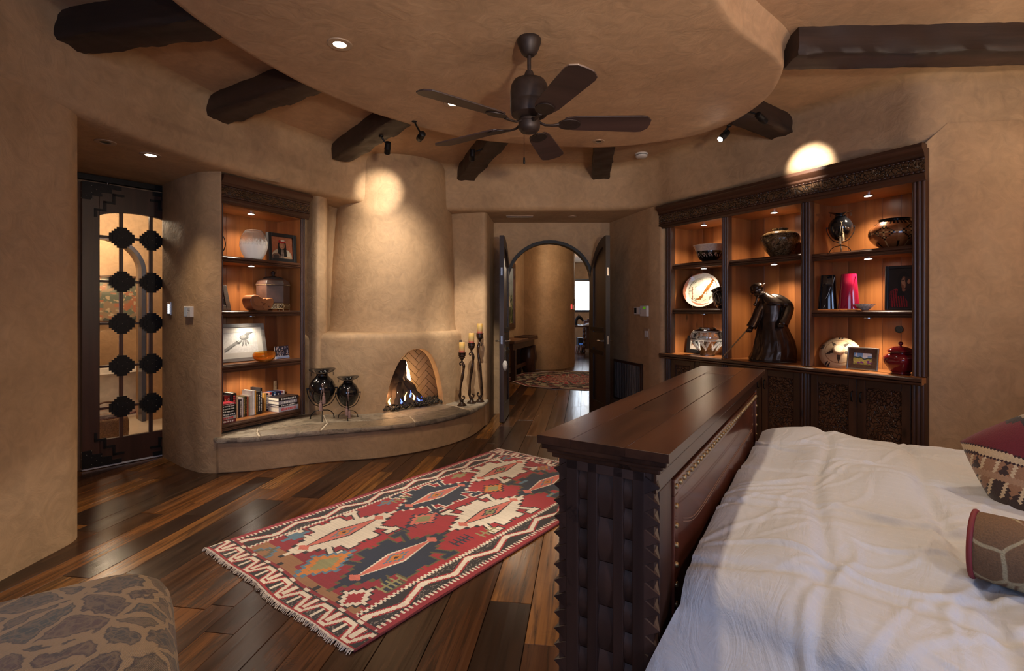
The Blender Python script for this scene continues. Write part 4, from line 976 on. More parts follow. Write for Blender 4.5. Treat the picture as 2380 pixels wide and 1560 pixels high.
# dark marbled pot
def marble(name, a, b_, c, scale=9):
    m, nt, b = newmat(name); v = coords(nt); f = noise(nt, v, scale, 8, .7, 3.5)
    nt.links.new(ramp(nt, f, [(.35,a),(.5,b_),(.53,c),(.56,a)]), b.inputs['Base Color']); b.inputs['Roughness'].default_value = .12; b.inputs['Coat Weight'].default_value = .5; return m
t = thing('wide_pot', 'glossy brown marbled wide pot on the middle bay top shelf', 'vase', onR(1.24,.20,1.902), ARr)
G().lathe(refine([(.07,0),(.078,.004),(.09,.02),(.135,.08),(.165,.14),(.17,.175),(.15,.215),(.10,.238),(.068,.242),(.06,.25),(.072,.262),(.075,.268),(.066,.266),(.05,.25),(.03,.24)], 3), 48).obj('pot_body', marble('brown_marble_glaze', (.025,.014,.006), (.09,.05,.02), (.25,.16,.08)), t, smooth=60)
# banded geometric pot
t = thing('wide_pot', 'brown pot with black stepped geometric pattern on the right bay top shelf', 'vase', onR(2.17,.20,1.884), ARr)
pr = refine([(.07,0),(.085,.005),(.12,.03),(.158,.075),(.17,.115),(.16,.155),(.125,.195),(.10,.215),(.108,.225),(.11,.228),(.1,.226),(.088,.212),(.06,.2)], 7)
def f_geo(a, h, k):
    if h > .90: return srgb(26,18,14)
    u = (a*6) % 1; v = h
    base = srgb(150,92,52) if int(a*6) % 2 else srgb(138,80,44)
    du, dv = abs(u-.5), abs(v-.5)*1.6
    st = max(round(du*14)/14, round(dv*14)/14)+min(round(du*14)/14, round(dv*14)/14)*.8
    if .30 < st < .37 or .20 < st < .235: return srgb(20,13,10)
    if st < .06: return srgb(20,13,10)
    if (du < .02 or abs(v-.5) < .02): return srgb(196,150,96)
    if v > .78 and (a*36) % 1 < .5: return srgb(24,15,11)
    if v < .2 and abs(u) < .1: return srgb(24,15,11)
    return base
lathe_painted('pot_body', pr, 168, f_geo, M['pottery'], t)
# big plate on a wire stand
t = thing('plate', 'large white speckled plate with a brown streak on a wire stand in the left bay', 'plate', onR(.33,.20,1.424), 0, rot=(-rad(16), 0, ARr+rad(24)))
def f_plate(X, Y): return X
g = G(); nr, ns = 26, 80; pts = []
for i in range(nr+1):
    r = .195*i/nr; d = .028*(r/.195)**2+(.010 if r > .15 else 0)*((r-.15)/.045 if r > .15 else 0)
    pts.append([(r*math.cos(2*PI*j/ns), -d, .205+r*math.sin(2*PI*j/ns)) for j in range(ns+1)])
g.sheet(pts); me = g.mesh('plate_face', M['pottery'], 60); cs_ = []
sn = smooth_noise((nr, ns), 9, 3); sn2 = smooth_noise((nr, ns), 22, 4)
for i in range(nr):
    for j in range(ns):
        r = (i+.5)/nr; a = 2*PI*(j+.5)/ns; x, y = r*math.cos(a), r*math.sin(a)
        c = np.array(srgb(228,218,204))
        if r < .72: c = np.array(srgb(196,190,170))*(.8+.4*sn[i, j])
        if r < .72 and sn2[i, j] > .78: c = np.array(srgb(130,125,110))
        if r < .6 and (x+.05)**2+(y-.42)**2 < .04: c = np.array(srgb(205,172,160))
        d = abs((y-.1)-1.55*(x-.28))/1.84
        if d < .075+.05*math.sin(y*9)*sn[i, j] and -.55 < y < .62 and r < .86: c = np.array(srgb(120,72,30))*(.7+.7*sn2[i, j])
        if abs(x+.52+.1*y) < .025 and -.5 < y < .2: c = np.array(srgb(130,78,50))
        if r > .75 and sn[i, j] > .74: c = np.array(srgb(190,120,90))
        if .72 < r < .76: c *= .82
        cs_.append(c*.72)
paint(me, cs_); link('plate_face', me, t)
G().sheet([[(p[0]*1.0, p[1]+.006+.004*(1 if k < nr else 0), p[2]) for p in row] for k, row in enumerate(pts)]).obj('plate_back', plain('cream_glaze', (.6,.54,.45), .3), t, smooth=60)
g = G()
for sx in (-.07, .07): g.tube([(sx,-.06,.0),(sx,-.064,.03),(sx,-.06,.0),(sx,.05,.004),(sx,.06,.15)], .003, 6)
g.obj('wire_stand', M['brass'], t, smooth=60)
# tilted dark jar
t = thing('jar', 'dark tilted jar bound with pale cord beside the speckled plate', 'jar', onR(.655,.17,1.454), 0, rot=(rad(6), rad(-24), ARr))
G().lathe(refine([(.05,-.02),(.068,.0),(.078,.06),(.075,.12),(.06,.155),(.054,.17),(.056,.186),(.06,.192),(.05,.19),(.044,.17),(.05,.14)], 3), 36).obj('jar_body', M['blackpot'], t, smooth=60)
G().tube([(.0605*math.cos(k*PI/12), .0605*math.sin(k*PI/12), .192) for k in range(25)], .003, 6).obj('rim', plain('pale_rim', (.6,.55,.5), .3), t, smooth=60)
g = G()
for a in (-1.9,-1.3,-2.5): g.tube(catmull([(.063*math.cos(a),.063*math.sin(a),.155),(.08*math.cos(a+.15),.08*math.sin(a+.15),.09),(.082*math.cos(a-.1),.082*math.sin(a-.1),.03)], 4), .003, 5)
g.tube([(.063*math.cos(k*PI/12), .063*math.sin(k*PI/12), .155+.004*math.sin(k)) for k in range(25)], .003, 5).obj('cord', plain('straw_cord', (.45,.35,.26), .8), t, smooth=60)
# cut crystal vase
def crystal():
    m, nt, b = newmat('clear_crystal'); b.inputs['Transmission Weight'].default_value = 1; b.inputs['Roughness'].default_value = .02; b.inputs['IOR'].default_value = 1.2
    nt.links.new(ramp(nt, noise(nt, coords(nt), 4), [(0,(.95,.95,.95)),(1,(1,1,1))]), b.inputs['Base Color']); return m
M['thin_crystal'] = glassmat('thin_crystal', (.97,.97,.97), .02, .3)
t = thing('glass_vase', 'round clear crystal vase with cut triangle pattern on the left bay counter', 'vase', onR(.47,.14,.9215), ARr)
pr = refine([(.07,0),(.075,.006),(.07,.016),(.085,.04),(.13,.10),(.165,.165),(.170,.205),(.15,.255),(.10,.28),(.088,.288),(.092,.30)], 4)
G().lathe(pr+[(r-.007, z) for r, z in pr[::-1] if z > .02]+[(.004,.022)], 56).obj('vase_body', M['thin_crystal'], t, smooth=60)
M['etch'] = plain('etched_white', (.75,.75,.74), .45)
def rad_at(z): return float(np.interp(z, [p[1] for p in pr[8:]], [p[0] for p in pr[8:]]))+.0015
def on_v(a, z): r = rad_at(z); return (r*math.cos(a), r*math.sin(a), z)
g = G(); nt_ = 9
for k in range(nt_):
    a0 = 2*PI*k/nt_; da = 2*PI/nt_
    for q in (0, .16):
        L1 = [on_v(a0+da*(q+(.5-q)*s), .15-.095*s*(1-q)) for s in np.linspace(0,1,6)]; L2 = [on_v(a0+da*(1-q-(.5-q)*s), .15-.095*s*(1-q)) for s in np.linspace(0,1,6)]
        g.tube(L1, .0022, 5).tube(L2, .0022, 5)
    for (u0, u1, z0, z1) in ((.1,.75,.19,.25),(.2,.65,.2,.238)):
        rect = [on_v(a0+da*u, z0) for u in np.linspace(u0,u1,5)]+[on_v(a0+da*u, z1) for u in np.linspace(u1,u0,5)]; g.tube(rect+[rect[0]], .0022, 5)
for z in (.16,.172,.262): g.tube([on_v(2*PI*k/40, z) for k in range(41)], .0022, 5)
g.obj('cut_pattern', M['etch'], t, smooth=60)
framed('framed_photo', 'black photo frame behind the crystal vase on the left bay counter', 'picture frame', onR(.22,.26,.922), ARr+rad(10), .25, .20, .045, .02, M['blackplastic'], lambda X, Y: f_family(X, Y, 11, (80,60,56)), 12, plain('silver_mat', (.5,.45,.38), .4), .01, nx=60)
# black and red triangular vases
def trivase(label, x, c, loop=True):
    t = thing('tapered_vase', label, 'vase', onR(x,.15,1.404), ARr+rad(25), 'tapered glass vases')
    def sq(r, z, f=.8): return [(r*(abs(math.cos(a))**f)*(1 if math.cos(a) > 0 else -1), .6*r*(abs(math.sin(a))**f)*(1 if math.sin(a) > 0 else -1), z) for a in np.linspace(0, 2*PI, 28, endpoint=False)]
    m = plain('glazed_glass', c, .06, 0, .06, 4, coat=.6)
    G().loft([sq(.076,.012), sq(.076,.018), sq(.07,.10), sq(.062,.2), sq(.054,.298), sq(.05,.30), sq(.048,.298), sq(.055,.2)]).obj('vase_body', m, t, smooth=50)
    G().loft([sq(.078,0), sq(.079,.006), sq(.076,.012)]).obj('foot', crystal(), t, smooth=50)
    g = G().tube(catmull([(.048,-.025,.28),(.03,-.032,.2),(-.0,-.038,.1),(-.03,-.044,.02)], 5), .0022, 5).tube(catmull([(-.065,-.02,.07),(-.03,-.038,.085),(.0,-.04,.13),(.02,-.035,.2)], 5), .0016, 5)
    g.obj('thread', plain('pale_thread', (.55,.55,.5), .2) if c[0] < .1 else plain('dark_thread', (.12,.0,.01), .2), t, smooth=60)
trivase('black tapered glass vase in the right bay', 1.70, (.006,.006,.008))
trivase('crimson tapered glass vase in the right bay', 1.865, (.26,.006,.03))
t = thing('bowl', 'small white bowl with dark crackle lines in the right bay', 'bowl', onR(2.0,.12,1.404), ARr)
G().lathe([(.022,0),(.026,.004),(.05,.022),(.068,.042),(.07,.05),(.066,.05),(.045,.026),(.004,.012)], 36).obj('bowl_body', marble('white_crackle', (.62,.56,.5), (.6,.54,.48), (.06,.05,.05), 16), t, smooth=60)
def f_dark(X, Y):
    A = canvas(X, srgb(34,27,26)); A *= (.7+.5*smooth_noise(X.shape, 4, 2))[..., None]
    poly(A,X,Y,[(.08,.0),(.02,.40),(.25,.5),(.42,.42),(.62,.15),(.62,0)], srgb(140,16,32))
    for k in range(7): poly(A,X,Y,[(.08+.08*k,0),(.03+.075*k,.44),(.055+.075*k,.44),(.12+.08*k,0)], srgb(40,10,16))
    blob(A,X,Y,.5,.68,.2,.24,srgb(14,11,11)); poly(A,X,Y,[(.3,.3),(.32,.75),(.48,.75),(.5,.3)], srgb(16,12,12))
    blob(A,X,Y,.54,.62,.13,.2,srgb(150,98,70)); poly(A,X,Y,[(.55,.42),(.55,.84),(.72,.74),(.7,.48)], srgb(56,32,24)); blob(A,X,Y,.66,.66,.05,.06,srgb(196,140,104))
    blob(A,X,Y,.48,.66,.055,.09,srgb(206,160,126)); blob(A,X,Y,.53,.58,.03,.09,srgb(196,146,112)); blob(A,X,Y,.48,.70,.05,.012,srgb(40,22,18)); blob(A,X,Y,.61,.70,.04,.012,srgb(30,18,16))
    blob(A,X,Y,.55,.49,.05,.01,srgb(70,30,26)); blob(A,X,Y,.5,.45,.06,.04,srgb(160,108,80)); poly(A,X,Y,[(.38,.85),(.5,.9),(.66,.84),(.62,.78),(.44,.8)], srgb(16,12,12))
    return speck(A, .08, 3)
framed('framed_portrait', 'dark framed portrait of a figure in a red blanket in the right bay', 'picture', onR(2.235,.19,1.404), ARr+rad(14), .235, .345, .022, .025, M['blackplastic'], f_dark, 4, nx=90, stand=False)
# woven hat-shaped basket
t = thing('basket', 'woven cone basket with dark star pattern leaning in the right bay', 'basket', onR(1.77,.20,1.035), 0, rot=(rad(62), rad(-14), ARr+rad(30)))
pr = [(.150,-.012),(.153,-.004)]+[(r, z) for r, z in refine([(.152,0),(.13,.03),(.095,.05),(.06,.07),(.047,.078)], 6)]+[(.045,.08),(.044,.105),(.042,.11),(.03,.112),(.018,.1125),(.002,.113)]
def f_bask(a, h, k):
    r = pr[k][0]; c = np.array(srgb(190,160,124)); dk = np.array(srgb(40,28,22))
    if r < .042: c = np.array(srgb(226,206,176)) if not .018 < r < .024 else np.array(srgb(150,110,80))
    u = (a*5) % 1
    if .045 < r < .105 and abs(u-.5) < (.105-r)/.06*.24: c = dk*1.1 if (k % 2) else np.array(srgb(80,62,48))
    if .12 < r < .150 and abs(((a*5+.5) % 1)-.5) < .09 and not abs(((a*5+.5) % 1)-.5) < .03: c = dk
    if .105 < r < .112: c = np.array(srgb(150,110,76))
    return c*(.82 if (k+int(a*160)) % 2 else 1.0)
o = lathe_painted('basket_body', pr, 160, f_bask, vcol('coiled_basket', .8, .5, 220), t)
# landscape photo
def f_land(X, Y):
    A = canvas(X, srgb(190,214,236), srgb(110,160,214), Y); n = smooth_noise(X.shape, 7, 6); A[(n > .58) & (Y > .6)] = srgb(232,238,242)
    hill = .62+.06*np.sin(X*7)+.04*np.sin(X*17+1); A[Y < hill] = srgb(58,76,70); A[Y < hill-.1] = srgb(186,176,92)
    r = np.random.RandomState(3).rand(*X.shape); low = Y < hill-.12; A[low & (r > .7)] = srgb(120,128,52); A[low & (r > .86)] = srgb(214,206,140)
    fl_ = low & (Y < .38) & (smooth_noise(X.shape, 11, 9) > .66); A[fl_] = srgb(120,60,140); A[(Y < .14) & (r > .4)] = srgb(90,96,48)
    return A
framed('framed_photo', 'pewter and leather framed flower meadow photograph in the right bay', 'picture frame', onR(1.985,.10,.922), ARr+rad(6), .22, .185, .012, .02, M['chrome'], f_land, 12, M['leather_frame'], .034, nx=80)
# ox-blood lidded jar
t = thing('ginger_jar', 'ox-blood red lidded faceted jar at the right end of the right bay', 'jar', onR(2.245,.12,.9215), ARr)
M['oxblood'] = plain('oxblood_glaze', (.14,.006,.010), .07, 0, .35, 5, coat=.7)
def octr(r, z, n=6): return [(r*math.cos(2*PI*k/n+.3), r*math.sin(2*PI*k/n+.3), z) for k in range(n)]
P6 = [(.06,0),(.064,.006),(.06,.014),(.078,.03),(.102,.07),(.112,.105),(.106,.13),(.085,.15),(.07,.156),(.07,.166)]
def soft(r, z):
    return [((r*(1+.045*math.cos(6*a)))*math.cos(a), (r*(1+.045*math.cos(6*a)))*math.sin(a), z) for a in np.linspace(0, 2*PI, 72, endpoint=False)]
G().loft([soft(r, z) for r, z in refine(P6, 3)]).obj('jar_body', M['oxblood'], t, smooth=60)
ld = G().loft([soft(r, z) for r, z in [(.084,.166),(.088,.17),(.086,.176),(.07,.19),(.045,.203),(.02,.208),(.01,.21)]]).obj('lid', M['oxblood'], t, smooth=50)
G().lathe([(.008,.209),(.007,.216),(.015,.223),(.017,.232),(.012,.242),(.002,.246)], 16).obj('knob', M['oxblood'], ld, smooth=60)
G().lathe([(.05,.0),(.068,.0),(.07,.003),(.05,.004)], 6).obj('foot', M['blackpot'], t)
# outlet in the back panel
t = thing('cable_grommet', 'round black cable grommet in the right bay back panel', 'grommet', onR(2.12,.397,1.25), 0, rot=(PI/2, 0, ARr))
G().lathe([(.03,0),(.03,.004),(.024,.005),(.022,.002),(.002,.002)], 20).obj('ring', M['blackplastic'], t, smooth=40)

# ------------------------------------------------------------ bronze statue
t = thing('statue', 'dark bronze statue of a stooping figure in a long coat with a cane', 'statue', onR(1.185,.165,.921), rad(-27.5))
g = G(); sg_ = 40
def ring(cx, cy, a, b, z, fold=0, ph=0): return [(cx+a*(1+fold*math.sin(9*q+ph+z*9))*math.cos(q), cy+b*(1+fold*math.sin(9*q+ph+z*9))*math.sin(q), z) for q in np.linspace(0, 2*PI, sg_, endpoint=False)]
rb = [(0,.0,.0,.195,.15,.05),(.03,.0,.0,.2,.152,.05),(.1,.015,.0,.186,.14,.05),(.2,.015,.0,.168,.124,.04),(.3,.004,.0,.138,.105,.03),(.38,-.004,-.0,.115,.092,.02),(.46,.004,.0,.108,.086,.01),(.53,.0,-.005,.106,.084,0),(.575,-.02,-.012,.092,.074,0),(.61,-.045,-.018,.07,.058,0),(.635,-.07,-.02,.045,.042,0),(.66,-.09,-.02,.034,.034,0)]
g.loft([ring(cx, cy, a, b, z, f) for z, cx, cy, a, b, f in rb])
g.tube(catmull([(.0,-.01,.595),(.06,-.03,.58),(.122,-.05,.535),(.136,-.055,.50)], 4), [.05]*5+[.05,.048,.047,.046,.045,.045,.044,.044], 14)
g.tube(catmull([(.136,-.055,.51),(.125,-.085,.45),(.10,-.115,.385),(.085,-.125,.355)], 4), [.046,.046,.045,.045,.044,.044,.044,.044,.045,.045,.046,.047,.048], 14)
g.tube(catmull([(-.08,-.01,.55),(-.115,-.04,.48),(-.15,-.07,.38),(-.178,-.085,.32)], 4), [.045,.044,.043,.042,.041,.041,.041,.042,.042,.043,.045,.046,.046], 14)
g.loft([ring(cx, -.015, a, b, z) for z, cx, a, b in ((.535,.035,.118,.098),(.56,.02,.115,.094),(.60,-.02,.092,.074),(.63,-.06,.062,.056),(.65,-.08,.045,.044))])  # shoulder cape
g.ell((.072,-.14,.345), .034, .028, .03, 12, 8); g.ell((-.19,-.09,.298), .028, .026, .026, 12, 8)
for k in range(4): g.tube([(.055+.013*k,-.158,.36),(.05+.013*k,-.17,.34),(.052+.013*k,-.165,.322)], .0085, 7); g.tube([(-.205,-.11+.014*k,.30),(-.218,-.108+.013*k,.288),(-.208,-.1+.01*k,.276)], .008, 7)
# head with beard, nose, brow
Hm = Matrix.Translation((-.122,-.035,.678)) @ Matrix.Rotation(rad(-28), 4, 'Y') @ Matrix.Rotation(rad(-25), 4, 'Z')
hd_ = G().ell((0,0,0), .05, .044, .056, 18, 12).ell((-.022,-.006,-.034), .032, .032, .034, 14, 8).ell((-.052,-.012,.0), .014, .010, .016, 10, 6).ell((.0,-.042,-.004), .010,.012,.016,8,6).ell((-.04,-.02,.014), .016,.024,.008,10,6)
hd_.xf(Hm); g.add(hd_.v, hd_.f)
# cap with peak and neck flap, scarf ends
cap = G().loft([[((.056+o)*math.cos(q), (.051+o)*math.sin(q), z) for q in np.linspace(0, 2*PI, 28, endpoint=False)] for o, z in ((.004,.008),(.006,.02),(.002,.042),(-.012,.058),(-.034,.066),(-.05,.068))])
cap.loft([[(-.05-.045*s*max(0, math.cos(q)), .046*math.sin(q)*(1-.15*s), .010-.022*s*max(0, math.cos(q))) for q in np.linspace(-PI/2, PI/2, 14)]+[(-.05-.045*s*max(0, math.cos(q)), .046*math.sin(q)*(1-.15*s), .016-.022*s*max(0, math.cos(q))) for q in np.linspace(PI/2, -PI/2, 14)] for s in (0, .5, 1)])
cap.loft([[(.045+.05*s*max(0, math.cos(q)), .046*math.sin(q), .012+.006*s) for q in np.linspace(-PI/2, PI/2, 14)]+[(.045+.05*s*max(0, math.cos(q)), .046*math.sin(q), .019+.006*s) for q in np.linspace(PI/2, -PI/2, 14)] for s in (0, .5, 1)])
cap.xf(Hm); g.add(cap.v, cap.f)
g.tube(catmull([(-.1,-.06,.635),(-.125,-.075,.60),(-.135,-.08,.555),(-.15,-.08,.525)], 4), [.012]*9+[.014,.016,.016,.01], 8)
g.tube([(-.14,-.03,.64),(-.1,-.07,.635),(-.06,-.06,.64)], .018, 8)
me = g.mesh('figure', None)
M['bronze'] = plain('patinated_bronze', (.06,.038,.026), .26, .75, .4, 14, .25)
fo = link('figure', me, t); rm = fo.modifiers.new('remesh', 'REMESH'); rm.mode = 'VOXEL'; rm.voxel_size = .0045; rm.use_smooth_shade = True
sm_ = fo.modifiers.new('smooth', 'SMOOTH'); sm_.iterations = 3; sm_.factor = .5
me.materials.append(M['bronze'])
dg = bpy.context.evaluated_depsgraph_get()
G().tube([(-.215,-.105,.292),(-.33,-.10,.15),(-.44,-.10,.006)], .006, 8).obj('cane', M['brass'], t, smooth=60)
G().lathe([(.20,0),(.205,.004),(.2,.010),(.004,.012)], 40).xf(Matrix.Diagonal((1.0,.78,1,1))).obj('plinth', M['blackplastic'], t, smooth=40)

# ------------------------------------------------------------ footboard cabinet
FBA = math.atan2(.844, .536); FBO = (.378, 1.214, 0)
fc = thing('footboard_cabinet', 'dark wood footboard cabinet with leather panel and hinged top at the foot of the bed', 'cabinet', FBO, FBA)
M['walnut'] = wood('distressed_walnut', (.020,.008,.005), (.085,.031,.015), .24, 'x', 18, knots=0, bmp=.08, wear=.7)
M['walnutz'] = wood('distressed_walnut_post', (.022,.010,.008), (.075,.034,.022), .36, 'z', 18, knots=0, bmp=.12, wear=.8)
L, Wd = 2.1, .365
# top: frame boards around a lift-up panel
tp = G().box(0, L, 0, .11, 1.03, 1.053).obj('top_board', M['walnut'], fc, bevel=.0008)
G().box(0, L, .262, Wd, 1.03, 1.053).obj('top_board', M['walnut'], fc, bevel=.0008)
G().box(0, .5, .1105, .2615, 1.03, 1.053).obj('top_board', M['walnut'], fc, bevel=.0008)
G().box(1.72, L, .1105, .2615, 1.03, 1.053).obj('top_board', M['walnut'], fc, bevel=.0008)
G().box(.502, 1.718, .1125, .2595, 1.028, 1.0525).obj('lift_lid', M['walnut'], fc, bevel=.002)
for k, (d, z0, z1) in enumerate(((.008,1.014,1.03),(.02,1.002,1.014),(.03,.988,1.002))):
    G().box(d, L-d, d, Wd-d, z0, z1).obj('edge_moulding', M['walnut'], fc, bevel=.004)
X0, Y0, Y1_, ZT = .04, .042, .322, .99
G().box(X0+.022, L-X0, Y0+.012, Y1_, .0, ZT).obj('carcass', M['walnut'], fc)
# woven end panel: stiles with basket-weave blocks between
for a, b in ((Y0+.028,.104),(.128,.157),(.200,.230),(.257,Y1_-.028)): G().box(X0-.004, X0+.024, a, b, .0, ZT).obj('end_slat', M['walnutz'], fc, bevel=.003)
G().box(X0-.004, X0+.024, Y0+.028, Y1_-.028, .962, ZT).obj('end_rail', M['walnutz'], fc, bevel=.002)
def weave(a, b, per, top, off_):
    w = (b-a)/2; z = top; k = 0
    hh = per/2
    pr = [(-hh+.001,.012),(-hh*.55,.004),(0,-.001),(hh*.55,.004),(hh-.001,.012)]
    g = G(); rings = [[(X0+d, y, z_) for z_, d in pr]+[(X0+.024, y, hh-.001),(X0+.024, y, -hh+.001)] for y in (-w+.0005, w-.0005)]
    me = g.loft(rings).mesh('weave_block', M['walnutz'], 30)
    while z-per > .02:
        link('weave_block', me, fc, loc=(0, (a+b)/2, z-per/2)); z -= per
weave(.104,.128,.0815,.962,0); weave(.157,.200,.119,.962,0); weave(.230,.257,.0815,.962,0)
# saw-tooth corner posts
tm = G(); s_ = .0225
tm.add([(0,-.016,-s_),(.03,.014,-s_),(.03,.014,s_),(0,-.016,s_),(-.012,-.004,0),(.0,.014,-s_),(.0,.014,s_),(-.0,-.016,0)], [(4,0,3),(4,3,6),(4,6,5),(4,5,0),(0,1,2,3),(0,5,1),(3,2,6),(5,6,2,1)])
for yy, sg in ((Y0, 1), (Y1_, -1)):
    G().box(X0, X0+.03, min(yy+sg*.006, yy+sg*.03), max(yy+sg*.006, yy+sg*.03), 0, ZT).obj('corner_post', M['walnutz'], fc)
    g = G()
    g.add([(X0-.004,yy+sg*.03,-s_),(X0-.004,yy+sg*.03,s_),(X0+.03,yy+sg*.006,s_),(X0+.03,yy+sg*.006,-s_),(X0-.002,yy-sg*.010,0),(X0+.012,yy+sg*.014,s_),(X0+.012,yy+sg*.014,-s_)], [(4,5,0) if False else (0,1,5),(0,5,6),(4,0,1)[::-1],(4,6,0),(4,5,6),(4,1,5),(4,3,6),(4,2,3),(4,5,2),(6,3,2,5)])
    me = g.mesh('carved_tooth', M['walnutz'])
    z = ZT-.035
    while z > .02: link('carved_tooth', me, fc, loc=(0,0,z)); z -= .0452
# bed-side face: frame, nailhead strip, padded leather
G().box(X0, L-X0, Y0, Y0+.014, .935, ZT).obj('face_rail', M['walnut'], fc, bevel=.002)
G().box(X0+.03, .185, Y0, Y0+.014, .0, .935).obj('face_stile', M['walnutz'], fc, bevel=.002)
G().box(2.0, L-X0, Y0, Y0+.014, .0, .935).obj('face_stile', M['walnutz'], fc, bevel=.002)
M['leather'] = plain('cognac_leather', (.10,.028,.015), .22, 0, .35, 5, .08, coat=.25)
g = G().box(.19, 1.998, Y0-.006, Y0+.012, .885, .93).box(.19, .235, Y0-.006, Y0+.012, .1, .885).box(1.953, 1.998, Y0-.006, Y0+.012, .1, .885)
ls = g.obj('leather_border', M['leather'], fc, bevel=.003)
ns_ = G().lathe([(.0085,0),(.008,.003),(.005,.006),(.001,.0068)], 10).xf(Matrix.Rotation(PI/2, 4, 'X')).mesh('nailhead', M['brass'], 60)
for k in range(40): link('nailhead', ns_, ls, loc=(.212+k*.045, Y0-.006, .908))
for k in range(1, 14): link('nailhead', ns_, ls, loc=(.212, Y0-.006, .908-k*.055)); link('nailhead', ns_, ls, loc=(1.975, Y0-.006, .908-k*.055))
P = []
for i in range(41):
    row = []
    for j in range(25):
        x = .238+(1.95-.238)*i/40; z = .1+.783*j/24; u = min(i, 40-i)/6; v = min(j, 24-j)/4
        row.append((x, Y0+.004-.042*(1-math.exp(-u))*(1-math.exp(-v)), z))
    P.append(row)
pd = G().sheet(P).obj('leather_pad', M['leather'], fc, smooth=179)
g = G()
for dz in (0, .009): g.tube(catmull([(.245,Y0-.016,.80+dz),(.3,Y0-.036,.795+dz),(.5,Y0-.040,.80+dz),(.8,Y0-.040,.805+dz),(1.5,Y0-.040,.805+dz)], 5), .0015, 5)
g.obj('stitching', plain('tan_thread', (.2,.1,.06), .6), pd)

# ------------------------------------------------------------ bed
bd = thing('bed', 'low bed frame and mattress under the white duvet', 'bed', FBO, FBA)
G().box(.12, 2.0, -2.15, -.06, .28, .56).obj('mattress', plain('white_ticking', (.6,.58,.55), .8), bd, bevel=.04, seg=3)
G().box(.1, .14, -2.15, -.06, .1, .3).obj('side_rail', M['walnut'], bd); G().box(1.98, 2.02, -2.15, -.06, .1, .3).obj('side_rail', M['walnut'], bd)
for a, b in ((.13,-.2),(.13,-2.0),(1.95,-.2),(1.95,-2.0)): G().box(a, a+.06, b-.06, b, 0, .1).obj('leg', M['walnutz'], bd)
G().box(.05, 2.05, -2.25, -2.16, 0, 1.25).obj('headboard', M['walnutz'], bd, bevel=.01)
def duvetmat():
    m, nt, b = newmat('white_cotton'); v = coords(nt)
    w = noise(nt, coords(nt, (1.5, 5, 3)), 2.6, 6, .6, 1.2); f = noise(nt, v, 700, 2)
    wv = nt.nodes.new('ShaderNodeTexWave'); wv.inputs['Scale'].default_value = 9; wv.inputs['Distortion'].default_value = .15; nt.links.new(coords(nt, rot=(0,0,.3)), wv.inputs['Vector'])
    st = ramp(nt, wv.outputs['Fac'], [(.9,(.49,.488,.505)),(.97,(.505,.503,.52))])
    nt.links.new(st, b.inputs['Base Color']); b.inputs['Roughness'].default_value = .75; b.inputs['Sheen Weight'].default_value = .15
    n1 = bump(nt, b, w, .35, .03); n2 = bump(nt, b, noise(nt, coords(nt, (2.5, 1.2, 2), rot=(0,0,.5)), 9, 5, .6, 1.5), .22, .01, n1); bump(nt, b, f, .05, .001, n2); return m
rn = np.random.RandomState(5)
def fbm(u, v):
    s = 0
    for (fu, fv, p, a) in WV: s += a*math.sin(fu*u+fv*v+p)
    return s
WV = [(rn.uniform(-6,6), rn.uniform(-10,10), rn.uniform(0,6), .006) for _ in range(8)]+[(rn.uniform(-14,14), rn.uniform(-22,22), rn.uniform(0,6), .0025) for _ in range(12)]
CR = [(rn.uniform(.0,2.0), rn.uniform(.05,1.9), rn.uniform(-.9,.9)+(.9 if k % 3 else 2.4), rn.uniform(.10,.42), rn.uniform(.006,.012), rn.uniform(.004,.012)) for k in range(110)]
def creases(u, v):
    """short soft ridges thrown at random directions"""
    s = 0
    for (cu, cv, a, l, w, h) in CR:
        du, dv_ = u-cu, v-cv
        if abs(du) > .5 or abs(dv_) > .5: continue
        ca, sa = math.cos(a), math.sin(a); x = du*ca+dv_*sa; y = -du*sa+dv_*ca+.05*math.sin(x*9+a*7)
        s += h*math.exp(-(x/l)**4)*(math.exp(-(y/w)**2)-.5*math.exp(-((y-w*1.9)/w)**2))
    return s
def duvet_pt(s, v):
    """s<0 hanging near side (metres down), 0..1 across the top; v from the footboard"""
    e = .11*math.exp(-(v/.30)**2)                      # tucked in beside the footboard
    wob = .03*math.sin(v*14)+.018*math.sin(v*31+1)
    if s >= 0:
        q = s*2.0; u = e+q*(2.04-e)/2.0
        z = .70+.045*(1-math.exp(-q/.2))*(1-math.exp(-(2.0-q)/.14))+.03*math.exp(-((u-1.0)/.7)**2)
        z -= .03*math.exp(-v/.05); z -= .045*math.exp(-(q)/.035)+.09*math.exp(-(2.0-q)/.03)
        # baffle seams
        for sv in (.30,.62,.98,1.34,1.7): z -= .016*math.exp(-((v-sv-.02*math.sin(u*5))/.022)**2)
        for su in (.22,.66,1.12,1.58): z -= .013*math.exp(-((u-su-.02*math.sin(v*4))/.022)**2)
        z += fbm(u, v)+creases(u, v)
        z += .009*math.exp(-q/.5)*math.sin(v*16+q*3+1.5*math.sin(q*4))
        return (u, -v, z)
    d = -s; fl_ = min(1, d/.12); u = e-.04*fl_-d*(.36+.10*math.sin(v*9+.6))-wob*min(1, d/.25)
    spill = .11*math.exp(-(v/.10)**2)*min(1, d/.3)
    z = .655-(d*.93)-.012*(1-fl_)+.3*fbm(u, v); u -= 1.6*creases(u, v)
    return (u, -v+spill, max(z, .02))
ss = [-.66*(1-k/44) for k in range(44)]+[(k/170)**1.12 for k in range(171)]
vv = [.0+2.1*(k/190)**1.2 for k in range(191)]
P = [[duvet_pt(s, v) for v in vv] for s in ss]
far = [[(2.05+.03*math.sin(v*12)*t+.02*t, -v, .60-.45*t) for v in vv] for t in (.1,.4,.7,1.0)]
